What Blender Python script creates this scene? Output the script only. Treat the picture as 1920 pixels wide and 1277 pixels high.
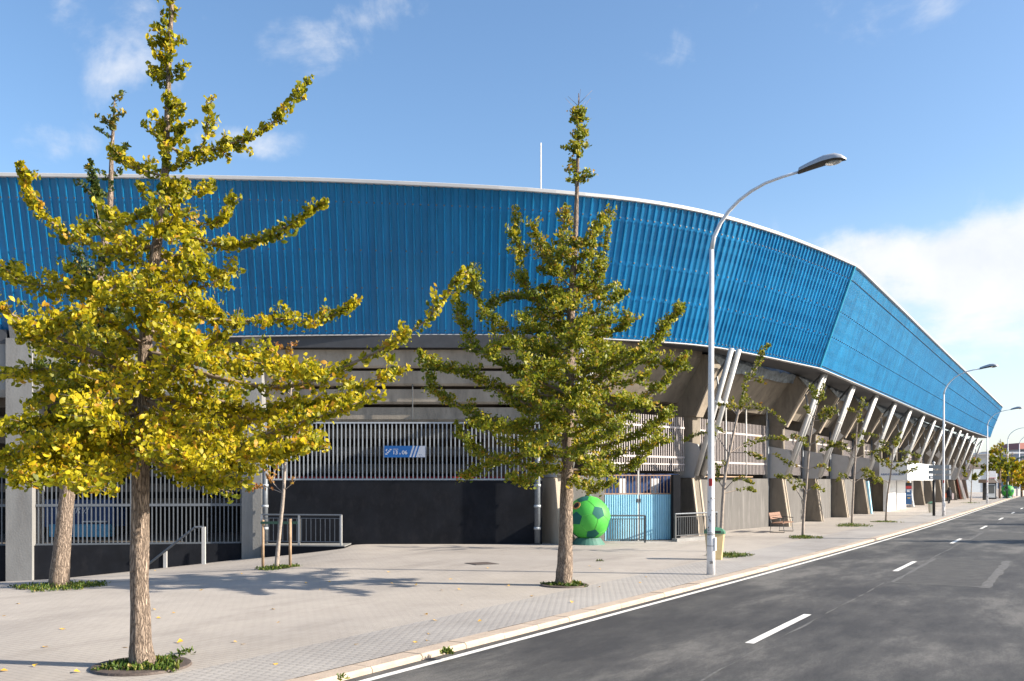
import bpy, math, random
import numpy as np
from mathutils import Vector, Matrix
for o in list(bpy.data.objects): bpy.data.objects.remove(o)
SC = bpy.context.scene; COL = SC.collection
# ------------------------------------------------------------------ camera, sky, sun, exposure
F = 1750.0; HOR = 902.0; CX = 960.0; CH = 2.3          # focal length in photo pixels, horizon row, eye height
cam = bpy.data.cameras.new('camera'); cam.sensor_width = 36; cam.lens = F/1920*36
cam.shift_y = (HOR-638.5)/1920; cam.clip_start = .1; cam.clip_end = 6000
co = bpy.data.objects.new('camera', cam); COL.objects.link(co)
co.location = (0, 0, CH); co.rotation_euler = (math.radians(90), 0, 0); SC.camera = co
SUN_AZ = math.atan2(.987, -.16)                        # compass angle (from +Y towards +X) of the sun
SUN_EL = math.radians(27)
sd = Vector((math.sin(SUN_AZ)*math.cos(SUN_EL), math.cos(SUN_AZ)*math.cos(SUN_EL), math.sin(SUN_EL)))
sun = bpy.data.lights.new('sun', 'SUN'); sun.energy = 5.0; sun.angle = math.radians(.6); sun.color = (1, .9, .76)
so = bpy.data.objects.new('sun', sun); COL.objects.link(so); so.location = (40, -10, 40)
so.rotation_euler = (-sd).to_track_quat('-Z', 'Y').to_euler()
W = bpy.data.worlds.new('World'); SC.world = W; W.use_nodes = True
def world():
    nt = W.node_tree; nt.nodes.clear(); N = nt.nodes.new; L = nt.links.new
    out = N('ShaderNodeOutputWorld'); bg = N('ShaderNodeBackground'); bg.inputs[1].default_value = .108
    sky = N('ShaderNodeTexSky'); sky.sky_type = 'NISHITA'; sky.sun_disc = False
    sky.sun_elevation = SUN_EL; sky.sun_rotation = SUN_AZ; sky.air_density = 1.0; sky.dust_density = 1.2; sky.ozone_density = 2.2
    tc = N('ShaderNodeTexCoord')
    sep = N('ShaderNodeSeparateXYZ'); L(tc.outputs['Generated'], sep.inputs[0])
    def m(op, a, b=None, c=None, clamp=False):
        n = N('ShaderNodeMath'); n.operation = op; n.use_clamp = clamp
        for i, q in enumerate((a, b, c)):
            if q is None: continue
            if isinstance(q, (int, float)): n.inputs[i].default_value = q
            else: L(q, n.inputs[i])
        return n.outputs[0]
    # cloud layer: direction projected on a flat ceiling
    zz = m('ADD', m('MAXIMUM', sep.outputs[2], 0.0), .16)
    px = m('DIVIDE', sep.outputs[0], zz); py = m('DIVIDE', sep.outputs[1], zz)
    cb = N('ShaderNodeCombineXYZ'); L(px, cb.inputs[0]); L(py, cb.inputs[1])
    def noise(scale, det, rough, dist, off=(0,0,0), src=None):
        mp = N('ShaderNodeMapping'); mp.inputs['Location'].default_value = off; L(src or cb.outputs[0], mp.inputs[0])
        n = N('ShaderNodeTexNoise'); n.inputs['Scale'].default_value = scale; n.inputs['Detail'].default_value = det
        n.inputs['Roughness'].default_value = rough; n.inputs['Distortion'].default_value = dist; L(mp.outputs[0], n.inputs[0]); return n.outputs[0]
    n1 = noise(.8, 9, .56, .35, (3.1, 1.7, 0)); n2 = noise(3.2, 8, .6, .5, (.4, 5.2, 0))
    field = m('ADD', m('MULTIPLY', n1, .62), m('MULTIPLY', n2, .38))
    nd = noise(9, 8, .58, .3, (0,0,0), tc.outputs['Generated'])
    # cloud banks stand at certain bearings
    def bank(px_, py_, wx, wz, amp):
        c = ((px_-CX)/F, 1, (HOR-py_)/F); v = Vector(c).normalized()
        sb = N('ShaderNodeVectorMath'); sb.operation = 'SUBTRACT'; L(tc.outputs['Generated'], sb.inputs[0]); sb.inputs[1].default_value = v
        ml = N('ShaderNodeVectorMath'); ml.operation = 'MULTIPLY'; L(sb.outputs[0], ml.inputs[0]); ml.inputs[1].default_value = (1/wx, .5, 1/wz)
        ln = N('ShaderNodeVectorMath'); ln.operation = 'LENGTH'; L(ml.outputs[0], ln.inputs[0])
        mr = N('ShaderNodeMapRange'); mr.interpolation_type = 'SMOOTHERSTEP'
        mr.inputs[1].default_value = 0; mr.inputs[2].default_value = 1.5; mr.inputs[3].default_value = amp; mr.inputs[4].default_value = 0
        L(ln.outputs[1], mr.inputs[0]); return mr.outputs[0]
    bumps = None
    for b in ((1840, 480, .15, .05, .35), (2120, 520, .2, .07, .33), (1640, 475, .06, .03, .15), (1720, 590, .12, .035, .10),
              (560, 75, .085, .032, .20), (720, 15, .06, .03, .20), (180, 85, .075, .05, .15), (80, 262, .06, .022, .17), (470, 265, .05, .02, .19), (20, 150, .03, .05, .10), (1075, 85, .03, .015, .12),
              (760, 290, .04, .03, .09), (1815, 358, .02, .02, .18), (1780, 640, .12, .02, .1)):
        q = bank(*b); bumps = q if bumps is None else m('ADD', bumps, q)
    f2 = m('ADD', field, m('ADD', bumps, m('MULTIPLY', m('SUBTRACT', nd, .5), .85)))
    cov = N('ShaderNodeMapRange'); cov.interpolation_type = 'SMOOTHSTEP'; cov.inputs[1].default_value = .60; cov.inputs[2].default_value = .90; L(f2, cov.inputs[0])
    # thin veil near the horizon (real air, all round)
    hz = N('ShaderNodeMapRange'); hz.inputs[1].default_value = 0; hz.inputs[2].default_value = .30; hz.inputs[3].default_value = .52; hz.inputs[4].default_value = 0
    hz.interpolation_type = 'SMOOTHSTEP'; L(sep.outputs[2], hz.inputs[0])
    # paler towards the sun side
    hs = N('ShaderNodeHueSaturation'); hs.inputs['Saturation'].default_value = 1.1; hs.inputs['Value'].default_value = 1.0; L(sky.outputs[0], hs.inputs['Color'])
    mx0 = N('ShaderNodeMix'); mx0.data_type = 'RGBA'; L(hz.outputs[0], mx0.inputs[0]); L(hs.outputs[0], mx0.inputs[6]); mx0.inputs[7].default_value = (3.9, 4.2, 4.6, 1)
    mx = N('ShaderNodeMix'); mx.data_type = 'RGBA'; L(m('MULTIPLY', cov.outputs[0], .93), mx.inputs[0]); L(mx0.outputs[2], mx.inputs[6]); cc = N('ShaderNodeMix'); cc.data_type = 'RGBA'; L(noise(14, 6, .6, .2, (2,1,4), tc.outputs['Generated']), cc.inputs[0]); cc.inputs[6].default_value = (3.3,3.5,3.85,1); cc.inputs[7].default_value = (5.0,4.95,4.9,1); L(cc.outputs[2], mx.inputs[7])
    L(mx.outputs[2], bg.inputs[0]); L(bg.outputs[0], out.inputs[0])
world()
SC.render.engine = 'CYCLES'
SC.cycles.max_bounces = 5; SC.cycles.transparent_max_bounces = 8
vs = SC.view_settings; vs.view_transform = 'Standard'; vs.look = 'None'; vs.exposure = 1.15; vs.gamma = 1; vs.use_curve_mapping = False
# ------------------------------------------------------------------ helpers
rnd = random.Random(7); nrs = np.random.RandomState(11)
def sm(a, b, x):
    t = min(1, max(0, (x-a)/(b-a))); return t*t*(3-2*t)
def gz(X, Y):
    d = max(0, (-5.6-X)/11.5); return -1.3*min(d, 1.8)**.87*sm(17, 35, Y)
def P(x, y, Y): return Vector(((x-CX)*Y/F, Y, CH+(HOR-y)*Y/F))
def G(x, y, off=0):
    z = 0.
    for _ in range(60):
        Y = F*(CH-z)/(y-HOR); X = (x-CX)*Y/F; z = .5*z+.5*(gz(X, Y)+off)
    return Vector((X, Y, z))
A = math.radians(31.2); U = Vector((math.sin(A), math.cos(A), 0)); NR = Vector((math.cos(A), -math.sin(A), 0))
def ST(s, t, z=0): return U*s+NR*t+Vector((0, 0, z))
ORG = {}
class MB:
    def __init__(s): s.v = []; s.f = []
    def add(s, vs, fs):
        b = len(s.v); s.v += [tuple(q) for q in vs]; s.f += [tuple(i+b for i in f) for f in fs]
    def hexa(s, p):   # 8 points: bottom ring 0-3, top ring 4-7
        s.add(p, [(0,3,2,1),(4,5,6,7),(0,1,5,4),(1,2,6,5),(2,3,7,6),(3,0,4,7)])
    def box(s, c, d, rz=0, rx=0, ry=0):
        M = Matrix.Rotation(rz, 3, 'Z') @ Matrix.Rotation(ry, 3, 'Y') @ Matrix.Rotation(rx, 3, 'X'); c = Vector(c); x, y, z = d[0]/2, d[1]/2, d[2]/2
        s.hexa([c+M@Vector(q) for q in ((-x,-y,-z),(x,-y,-z),(x,y,-z),(-x,y,-z),(-x,-y,z),(x,-y,z),(x,y,z),(-x,y,z))])
    def extr(s, A_, B_):  # closed polygon A_ to polygon B_
        n = len(A_); s.add(list(A_)+list(B_), [tuple(range(n-1, -1, -1)), tuple(range(n, 2*n))]+[(i, (i+1) % n, n+(i+1) % n, n+i) for i in range(n)])
    def tube(s, pts, rad, n=8, cap=True):
        pts = [Vector(p) for p in pts]; rad = rad if isinstance(rad, (list, tuple)) else [rad]*len(pts)
        rings = []; up = Vector((0, 0, 1)); prev = None
        for i, p in enumerate(pts):
            d = (pts[min(i+1, len(pts)-1)]-pts[max(i-1, 0)])
            if d.length < 1e-9: d = Vector((0, 0, 1))
            d.normalize()
            if prev is None:
                a = d.cross(up if abs(d.z) < .9 else Vector((1, 0, 0))).normalized()
            else:
                a = prev-d*prev.dot(d)
                a = a.normalized() if a.length > 1e-6 else d.cross(up).normalized()
            prev = a; b = d.cross(a)
            rings.append([p+(a*math.cos(2*math.pi*k/n)+b*math.sin(2*math.pi*k/n))*rad[i] for k in range(n)])
        vs = [q for r in rings for q in r]; fs = []
        for i in range(len(pts)-1):
            for k in range(n): fs.append((i*n+k, i*n+(k+1) % n, (i+1)*n+(k+1) % n, (i+1)*n+k))
        if cap: fs.append(tuple(range(n-1, -1, -1))); m = (len(pts)-1)*n; fs.append(tuple(m+k for k in range(n)))
        s.add(vs, fs)
    def lathe(s, prof, c, n=24, a0=0):
        c = Vector(c); vs = []; fs = []
        for r, z in prof:
            for k in range(n): vs.append(c+Vector((r*math.cos(a0+2*math.pi*k/n), r*math.sin(a0+2*math.pi*k/n), z)))
        for i in range(len(prof)-1):
            for k in range(n): fs.append((i*n+k, i*n+(k+1) % n, (i+1)*n+(k+1) % n, (i+1)*n+k))
        fs.append(tuple(range(n-1, -1, -1))); m = (len(prof)-1)*n; fs.append(tuple(m+k for k in range(n)))
        s.add(vs, fs)
    def build(s, name, mat, parent=None, smooth=False, kind=None):
        me = bpy.data.meshes.new(name); o = Vector((0, 0, 0)) if parent is None else ORG[parent.name]
        me.from_pydata([(v[0]-o.x, v[1]-o.y, v[2]-o.z) for v in s.v], [], s.f)
        return finish(me, name, mat, parent, smooth, kind)
def finish(me, name, mat, parent=None, smooth=False, kind=None):
    if mat: me.materials.append(M[mat] if isinstance(mat, str) else mat)
    if smooth: me.polygons.foreach_set('use_smooth', [True]*len(me.polygons))
    ob = bpy.data.objects.new(name, me); COL.objects.link(ob)
    if parent is not None: ob.parent = parent; ORG[ob.name] = ORG[parent.name]
    else: ORG[ob.name] = Vector((0, 0, 0))
    if kind: ob['kind'] = kind
    return ob
def tag(o, label=None, cat=None, group=None, kind=None):
    if label: o['label'] = label
    if cat: o['category'] = cat
    if group: o['group'] = group
    if kind: o['kind'] = kind
    return o
def thing(name, label, cat, loc=(0,0,0), group=None):
    o = bpy.data.objects.new(name, None); COL.objects.link(o); o.location = loc; o.empty_display_size = .2
    ORG[o.name] = Vector(loc); return tag(o, label, cat, group)
def dup(o, loc=None, rz=None, scale=None, label=None, group=None, parent=None):
    c = o.copy(); COL.objects.link(c); c.parent = parent
    if loc is not None: c.location = loc
    if rz is not None: c.rotation_euler = (0, 0, rz)
    if scale is not None: c.scale = (scale,)*3
    if label: c['label'] = label
    if group: c['group'] = group
    for ch in list(o.children): dup(ch, parent=c)
    return c
def inst(me, name, parent, loc, rot=(0,0,0), scale=(1,1,1)):
    ob = bpy.data.objects.new(name, me); COL.objects.link(ob); ob.parent = parent; ob.location = Vector(loc)-ORG[parent.name]
    ob.rotation_euler = rot; ob.scale = scale; return ob
# ------------------------------------------------------------------ materials
M = {}
def mat(name, col, rough=.7, metal=0, var=0, vscale=3, bump=0, bscale=30, col2=None, spec=.5, stain=None, streak=0, coat=0):
    m = bpy.data.materials.new(name); m.use_nodes = True; nt = m.node_tree; N = nt.nodes.new; L = nt.links.new
    b = nt.nodes['Principled BSDF']; b.inputs['Base Color'].default_value = (*col, 1); b.inputs['Roughness'].default_value = rough
    b.inputs['Metallic'].default_value = metal; b.inputs['Specular IOR Level'].default_value = spec
    if coat: b.inputs['Coat Weight'].default_value = coat
    tc = N('ShaderNodeTexCoord'); geo = N('ShaderNodeNewGeometry')
    if var or col2:
        n = N('ShaderNodeTexNoise'); n.inputs['Scale'].default_value = vscale; n.inputs['Detail'].default_value = 8; n.inputs['Roughness'].default_value = .65
        mp = N('ShaderNodeMapping'); mp.inputs['Scale'].default_value = (1, 1, 1 if not streak else streak); L(geo.outputs['Position'], mp.inputs[0]); L(mp.outputs[0], n.inputs[0])
        r = N('ShaderNodeValToRGB'); c2 = col2 or tuple(c*(1-var) for c in col); c1 = col if col2 else tuple(min(1, c*(1+var)) for c in col)
        r.color_ramp.elements[0].color = (*c2, 1); r.color_ramp.elements[1].color = (*c1, 1); r.color_ramp.elements[0].position = .32; r.color_ramp.elements[1].position = .68
        L(n.outputs[0], r.inputs[0]); last = r.outputs[0]
        if stain:
            n2 = N('ShaderNodeTexNoise'); n2.inputs['Scale'].default_value = stain[1]; n2.inputs['Detail'].default_value = 10; n2.inputs['Roughness'].default_value = .7
            mp2 = N('ShaderNodeMapping'); mp2.inputs['Scale'].default_value = (1, 1, stain[3]); L(geo.outputs['Position'], mp2.inputs[0]); L(mp2.outputs[0], n2.inputs[0])
            r2 = N('ShaderNodeMapRange'); r2.inputs[1].default_value = .5; r2.inputs[2].default_value = .72; r2.inputs[4].default_value = stain[2]; L(n2.outputs[0], r2.inputs[0])
            mx = N('ShaderNodeMix'); mx.data_type = 'RGBA'; L(r2.outputs[0], mx.inputs[0]); L(last, mx.inputs[6]); mx.inputs[7].default_value = (*stain[0], 1); last = mx.outputs[2]
        L(last, b.inputs['Base Color'])
    if bump:
        n3 = N('ShaderNodeTexNoise'); n3.inputs['Scale'].default_value = bscale; n3.inputs['Detail'].default_value = 6; L(geo.outputs['Position'], n3.inputs[0])
        bp = N('ShaderNodeBump'); bp.inputs['Strength'].default_value = bump; bp.inputs['Distance'].default_value = .02; L(n3.outputs[0], bp.inputs['Height']); L(bp.outputs[0], b.inputs['Normal'])
    M[name] = m; return m
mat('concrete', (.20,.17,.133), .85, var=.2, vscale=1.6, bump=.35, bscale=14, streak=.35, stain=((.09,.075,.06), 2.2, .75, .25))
mat('concrete_lit', (.42,.355,.28), .85, var=.14, vscale=2, bump=.3, bscale=16, streak=.3, stain=((.2,.165,.13), 3, .5, .2))  # paler copy of concrete, sunlight on edges put into the colour
mat('concrete_mid', (.30,.26,.21), .85, var=.2, vscale=1.6, bump=.35, bscale=14, streak=.35, stain=((.13,.11,.09), 2.0, .7, .3))
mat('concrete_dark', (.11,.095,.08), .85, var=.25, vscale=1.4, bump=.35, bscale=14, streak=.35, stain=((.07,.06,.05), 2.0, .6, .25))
mat('concrete_grey', (.22,.22,.215), .85, var=.16, vscale=1.5, bump=.3, bscale=16, streak=.3, stain=((.16,.15,.14), 2.2, .55, .2))
mat('plaster_grey', (.105,.10,.096), .9, var=.15, vscale=1.2, bump=.25, bscale=40, streak=.3, stain=((.25,.24,.23), 2.6, .45, .15))
mat('black_wall', (.009,.0105,.0145), .85, spec=.15, var=.25, vscale=1.3, bump=.2, bscale=40, stain=((.021,.021,.025), 3.0, .55, .5))
mat('dark_void', (.02,.02,.022), .9)  # near-black for inner walls and floor, interior shade put into the colour
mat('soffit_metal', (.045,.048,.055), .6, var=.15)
mat('membrane', (.17,.20,.23), .65, var=.5, vscale=5, bump=1.0, bscale=12)
mat('white_metal', (.68,.68,.68), .4, var=.06, vscale=2)
mat('white_steel', (.46,.455,.445), .42, var=.06, vscale=3, stain=((.45,.42,.38), 4, .4, .3))
mat('plate_steel', (.38,.385,.39), .5, var=.07, vscale=2.5, stain=((.34,.33,.31), 3, .5, .2))
mat('galvanised', (.12,.135,.155), .5, metal=.2, var=.15, vscale=12)
mat('grille_paint', (.34,.37,.40), .5, var=.1, vscale=6)
mat('grille_white', (.43,.385,.375), .5, var=.08, vscale=6)
mat('rusty_bar', (.42,.30,.22), .75, var=.4, vscale=9, col2=(.26,.13,.08))
mat('dark_steel', (.05,.055,.06), .5, var=.2)
mat('dark_green', (.02,.06,.045), .45)
mat('coping', (.44,.44,.44), .45, var=.05, vscale=1.2)
mat('gate_blue', (.30,.57,.72), .55, var=.07, vscale=2, bump=.1, stain=((.2,.4,.5), 5, .35, .2))
mat('bark', (.27,.205,.16), .95, var=.35, vscale=16, streak=.2, bump=1.0, bscale=34, col2=(.11,.085,.07))
mat('bark_young', (.30,.25,.21), .9, var=.25, vscale=9, bump=.5)
mat('twig', (.22,.17,.13), .9, var=.25, vscale=9)
mat('wood_stake', (.32,.22,.14), .85, var=.25, vscale=6)
mat('bench_wood', (.20,.105,.065), .6, var=.25, vscale=8)
mat('iron', (.085,.065,.055), .7, var=.4, vscale=20, bump=.3)
mat('kerb_stone', (.42,.34,.27), .85, var=.14, vscale=3, bump=.3, bscale=40, stain=((.3,.25,.2), 4, .5, 1))
mat('marking', (.72,.71,.67), .75, var=.1, vscale=12, stain=((.25,.25,.25), 14, .5, 1), bump=.3, bscale=80)
mat('white_paint', (.8,.8,.8), .5)
mat('panel_white', (.74,.75,.76), .5, var=.03)
mat('sign_blue', (.012,.135,.42), .45)
mat('sign_grey', (.62,.63,.67), .45)
mat('text_blue', (.04,.12,.32), .5)
mat('text_pale', (.5,.62,.74), .5)
mat('poster_black', (.015,.015,.018), .4); mat('poster_red', (.33,.03,.03), .4); mat('poster_blue', (.02,.08,.2), .4); mat('poster_yellow', (.7,.4,.04), .5)
mat('poster_grey', (.45,.47,.48), .4); mat('poster_dark', (.08,.085,.085), .4)
mat('ball_green', (.06,.39,.05), .55, var=.08, vscale=2.5, spec=.4)
mat('ball_dark', (.016,.105,.09), .7, spec=.2); mat('ball_base', (.05,.15,.115), .6, var=.2); mat('ball_hole', (.01,.01,.01), .8); mat('ball_ring', (.5,.22,.06), .6)
mat('ball_seam', (.10,.42,.06), .6)
mat('bin_cream', (.55,.42,.22), .55, var=.1, vscale=4); mat('bin_green', (.055,.17,.10), .5)
mat('bin_grey', (.44,.42,.34), .6, var=.1)
mat('lamp_white', (.72,.72,.74), .4, var=.04, vscale=4, stain=((.35,.34,.33), 9, .45, .4))
mat('lamp_grey', (.45,.46,.48), .35, metal=.2); mat('lamp_dark', (.05,.045,.04), .6)
mat('sign_slate', (.10,.125,.155), .5); mat('sign_edge', (.5,.52,.54), .5)
mat('coat_navy', (.012,.016,.028), .85); mat('hair', (.01,.008,.007), .6); mat('trousers', (.012,.012,.014), .9); mat('skin', (.45,.28,.2), .6)
mat('bag_orange', (.75,.13,.03), .6); mat('bag_pink', (.6,.48,.47), .6)
mat('red_wall', (.30,.085,.06), .8, var=.15); mat('red_pipe', (.35,.02,.02), .5); mat('sticker_red', (.45,.03,.03), .5)
mat('hangar', (.58,.63,.68), .6, var=.05); mat('roof_brown', (.25,.2,.17), .8)
mat('apart_grey', (.33,.33,.35), .85, var=.1, vscale=.1); mat('apart_pale', (.45,.42,.41), .85, var=.08, vscale=.1); mat('roof_tile', (.33,.13,.1), .85); mat('window_far', (.07,.09,.11), .25)
mat('kiosk_blue', (.012,.05,.16), .5); mat('kiosk_light', (.1,.35,.55), .4)
mat('soil', (.09,.07,.05), .95, var=.3, vscale=20)
def glass():
    m = bpy.data.materials.new('lamp_glass'); m.use_nodes = True; b = m.node_tree.nodes['Principled BSDF']
    b.inputs['Base Color'].default_value = (.75,.75,.7,1); b.inputs['Roughness'].default_value = .08; b.inputs['Transmission Weight'].default_value = .7; M['lamp_glass'] = m
glass()
def barkmat(name, light, dark, sc, furrow):
    m = bpy.data.materials.new(name); m.use_nodes = True; nt = m.node_tree; N = nt.nodes.new; L = nt.links.new; b = nt.nodes['Principled BSDF']; b.inputs['Roughness'].default_value = .95; b.inputs['Specular IOR Level'].default_value = .2
    geo = N('ShaderNodeNewGeometry'); mp = N('ShaderNodeMapping'); mp.inputs['Scale'].default_value = (1, 1, .16); L(geo.outputs['Position'], mp.inputs[0])
    n = N('ShaderNodeTexNoise'); n.inputs['Scale'].default_value = sc*.6; n.inputs['Detail'].default_value = 6; L(mp.outputs[0], n.inputs[0])
    wv = N('ShaderNodeMix'); wv.data_type = 'RGBA'; wv.inputs[0].default_value = .10; L(mp.outputs[0], wv.inputs[6]); L(n.outputs[1], wv.inputs[7])
    v = N('ShaderNodeTexVoronoi'); v.feature = 'DISTANCE_TO_EDGE'; v.inputs['Scale'].default_value = sc; L(wv.outputs[2], v.inputs[0])
    r = N('ShaderNodeMapRange'); r.inputs[1].default_value = 0; r.inputs[2].default_value = .28; L(v.outputs[0], r.inputs[0])
    n2 = N('ShaderNodeTexNoise'); n2.inputs['Scale'].default_value = 30; n2.inputs['Detail'].default_value = 8; L(geo.outputs['Position'], n2.inputs[0])
    ad = N('ShaderNodeMath'); ad.operation = 'MULTIPLY_ADD'; ad.inputs[1].default_value = .6; L(n2.outputs[0], ad.inputs[0]); L(r.outputs[0], ad.inputs[2])
    cr_ = N('ShaderNodeValToRGB'); cr_.color_ramp.elements[0].color = (*dark, 1); cr_.color_ramp.elements[1].color = (*light, 1); cr_.color_ramp.elements[0].position = .25; cr_.color_ramp.elements[1].position = .95; L(ad.outputs[0], cr_.inputs[0]); L(cr_.outputs[0], b.inputs['Base Color'])
    bp = N('ShaderNodeBump'); bp.inputs['Strength'].default_value = 1; bp.inputs['Distance'].default_value = furrow; L(ad.outputs[0], bp.inputs['Height']); L(bp.outputs[0], b.inputs['Normal']); M[name] = m
barkmat('bark', (.38,.295,.23), (.11,.083,.066), 34, .022)
def leafmat(name, stops, trans=.42):
    m = bpy.data.materials.new(name); m.use_nodes = True; nt = m.node_tree; N = nt.nodes.new; L = nt.links.new; nt.nodes.clear()
    out = N('ShaderNodeOutputMaterial'); at = N('ShaderNodeAttribute'); at.attribute_name = 'tint'
    r = N('ShaderNodeValToRGB'); e = r.color_ramp.elements
    e[0].position = stops[0][0]; e[0].color = (*stops[0][1], 1); e[1].position = stops[-1][0]; e[1].color = (*stops[-1][1], 1)
    for p, c in stops[1:-1]: q = e.new(p); q.color = (*c, 1)
    L(at.outputs['Fac'], r.inputs[0])
    b = N('ShaderNodeBsdfPrincipled'); b.inputs['Roughness'].default_value = .5; b.inputs['Specular IOR Level'].default_value = .35; L(r.outputs[0], b.inputs['Base Color'])
    t = N('ShaderNodeBsdfTranslucent'); L(r.outputs[0], t.inputs[0])
    mx = N('ShaderNodeMixShader'); mx.inputs[0].default_value = trans; L(b.outputs[0], mx.inputs[1]); L(t.outputs[0], mx.inputs[2]); L(mx.outputs[0], out.inputs[0]); M[name] = m
G1 = (.085,.125,.008); Y1 = (.46,.37,.012)
leafmat('leaf_yellow', ((0, (.085,.12,.008)), (.3, (.17,.19,.010)), (.62, (.46,.40,.012)), (.9, (.70,.53,.016)), (1, (.52,.28,.03))), .46)
leafmat('leaf_green', ((0, (.05,.09,.011)), (.45, (.15,.19,.013)), (.8, (.345,.325,.018)), (.95, (.46,.36,.02)), (1, (.42,.25,.03))), .42)
leafmat('leaf_dark', ((0, (.03,.055,.012)), (.6, (.075,.105,.014)), (.9, (.16,.17,.02)), (1, (.4,.28,.03))), .3)
leafmat('leaf_orange', ((0, (.18,.15,.02)), (.4, (.42,.22,.04)), (1, (.55,.22,.08))), .4)
leafmat('leaf_young', ((0, (.06,.085,.012)), (.5, (.16,.18,.015)), (.85, (.32,.28,.02)), (1, (.36,.17,.04))), .42)
leafmat('leaf_far', ((0, (.07,.11,.01)), (.4, (.20,.22,.012)), (.75, (.50,.38,.015)), (1, (.65,.32,.02))), .4)
leafmat('weed', ((0, (.03,.065,.01)), (.6, (.085,.14,.018)), (.85, (.2,.21,.03)), (1, (.35,.26,.09))), .3)
def cladding():
    m = bpy.data.materials.new('blue_sheet'); m.use_nodes = True; nt = m.node_tree; N = nt.nodes.new; L = nt.links.new
    b = nt.nodes['Principled BSDF']; out = nt.nodes['Material Output']
    oi = N('ShaderNodeObjectInfo'); geo = N('ShaderNodeNewGeometry')
    n = N('ShaderNodeTexNoise'); n.inputs['Scale'].default_value = .35; n.inputs['Detail'].default_value = 7; L(geo.outputs['Position'], n.inputs[0])
    r = N('ShaderNodeValToRGB'); r.color_ramp.elements[0].color = (.005,.175,.38,1); r.color_ramp.elements[1].color = (.012,.235,.48,1)
    r.color_ramp.elements[0].position = .3; r.color_ramp.elements[1].position = .7
    ad = N('ShaderNodeMath'); ad.operation = 'MULTIPLY_ADD'; ad.inputs[1].default_value = .22; L(oi.outputs['Random'], ad.inputs[0])
    sb = N('ShaderNodeMath'); sb.operation = 'SUBTRACT'; sb.inputs[1].default_value = .15; L(n.outputs[0], sb.inputs[0]); L(sb.outputs[0], ad.inputs[2])
    L(ad.outputs[0], r.inputs[0])
    mps = N('ShaderNodeMapping'); mps.inputs['Scale'].default_value = (1, .25, .004); L(geo.outputs['Position'], mps.inputs[0])
    ns = N('ShaderNodeTexNoise'); ns.inputs['Scale'].default_value = 3.2; ns.inputs['Detail'].default_value = 6; ns.inputs['Roughness'].default_value = .75; L(mps.outputs[0], ns.inputs[0])
    rs_ = N('ShaderNodeMapRange'); rs_.inputs[1].default_value = .32; rs_.inputs[2].default_value = .68; rs_.inputs[3].default_value = .8; rs_.inputs[4].default_value = 1.3; L(ns.outputs[0], rs_.inputs[0])
    ms = N('ShaderNodeMix'); ms.data_type = 'RGBA'; ms.blend_type = 'MULTIPLY'; ms.inputs[0].default_value = 1; L(r.outputs[0], ms.inputs[6]); L(rs_.outputs[0], ms.inputs[7]); L(ms.outputs[2], b.inputs['Base Color']); b.inputs['Roughness'].default_value = .30; b.inputs['Specular IOR Level'].default_value = .6
    n2 = N('ShaderNodeTexNoise'); n2.inputs['Scale'].default_value = 1.2; n2.inputs['Detail'].default_value = 3; L(geo.outputs['Position'], n2.inputs[0])
    bp = N('ShaderNodeBump'); bp.inputs['Strength'].default_value = .12; bp.inputs['Distance'].default_value = .05; L(n2.outputs[0], bp.inputs['Height']); L(bp.outputs[0], b.inputs['Normal'])
    tr = N('ShaderNodeBsdfTransparent'); tr.inputs[0].default_value = (.22,.70,1,1)
    mx = N('ShaderNodeMixShader'); mx.inputs[0].default_value = .34; L(b.outputs[0], mx.inputs[1]); L(tr.outputs[0], mx.inputs[2]); L(mx.outputs[0], out.inputs[0]); M['blue_sheet'] = m
cladding()
mat('blue_trim', (.02,.30,.45), .4); mat('purlin', (.55,.57,.6), .5); mat('backing', (.46,.48,.50), .7, var=.2, vscale=.6, streak=.3)
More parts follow.
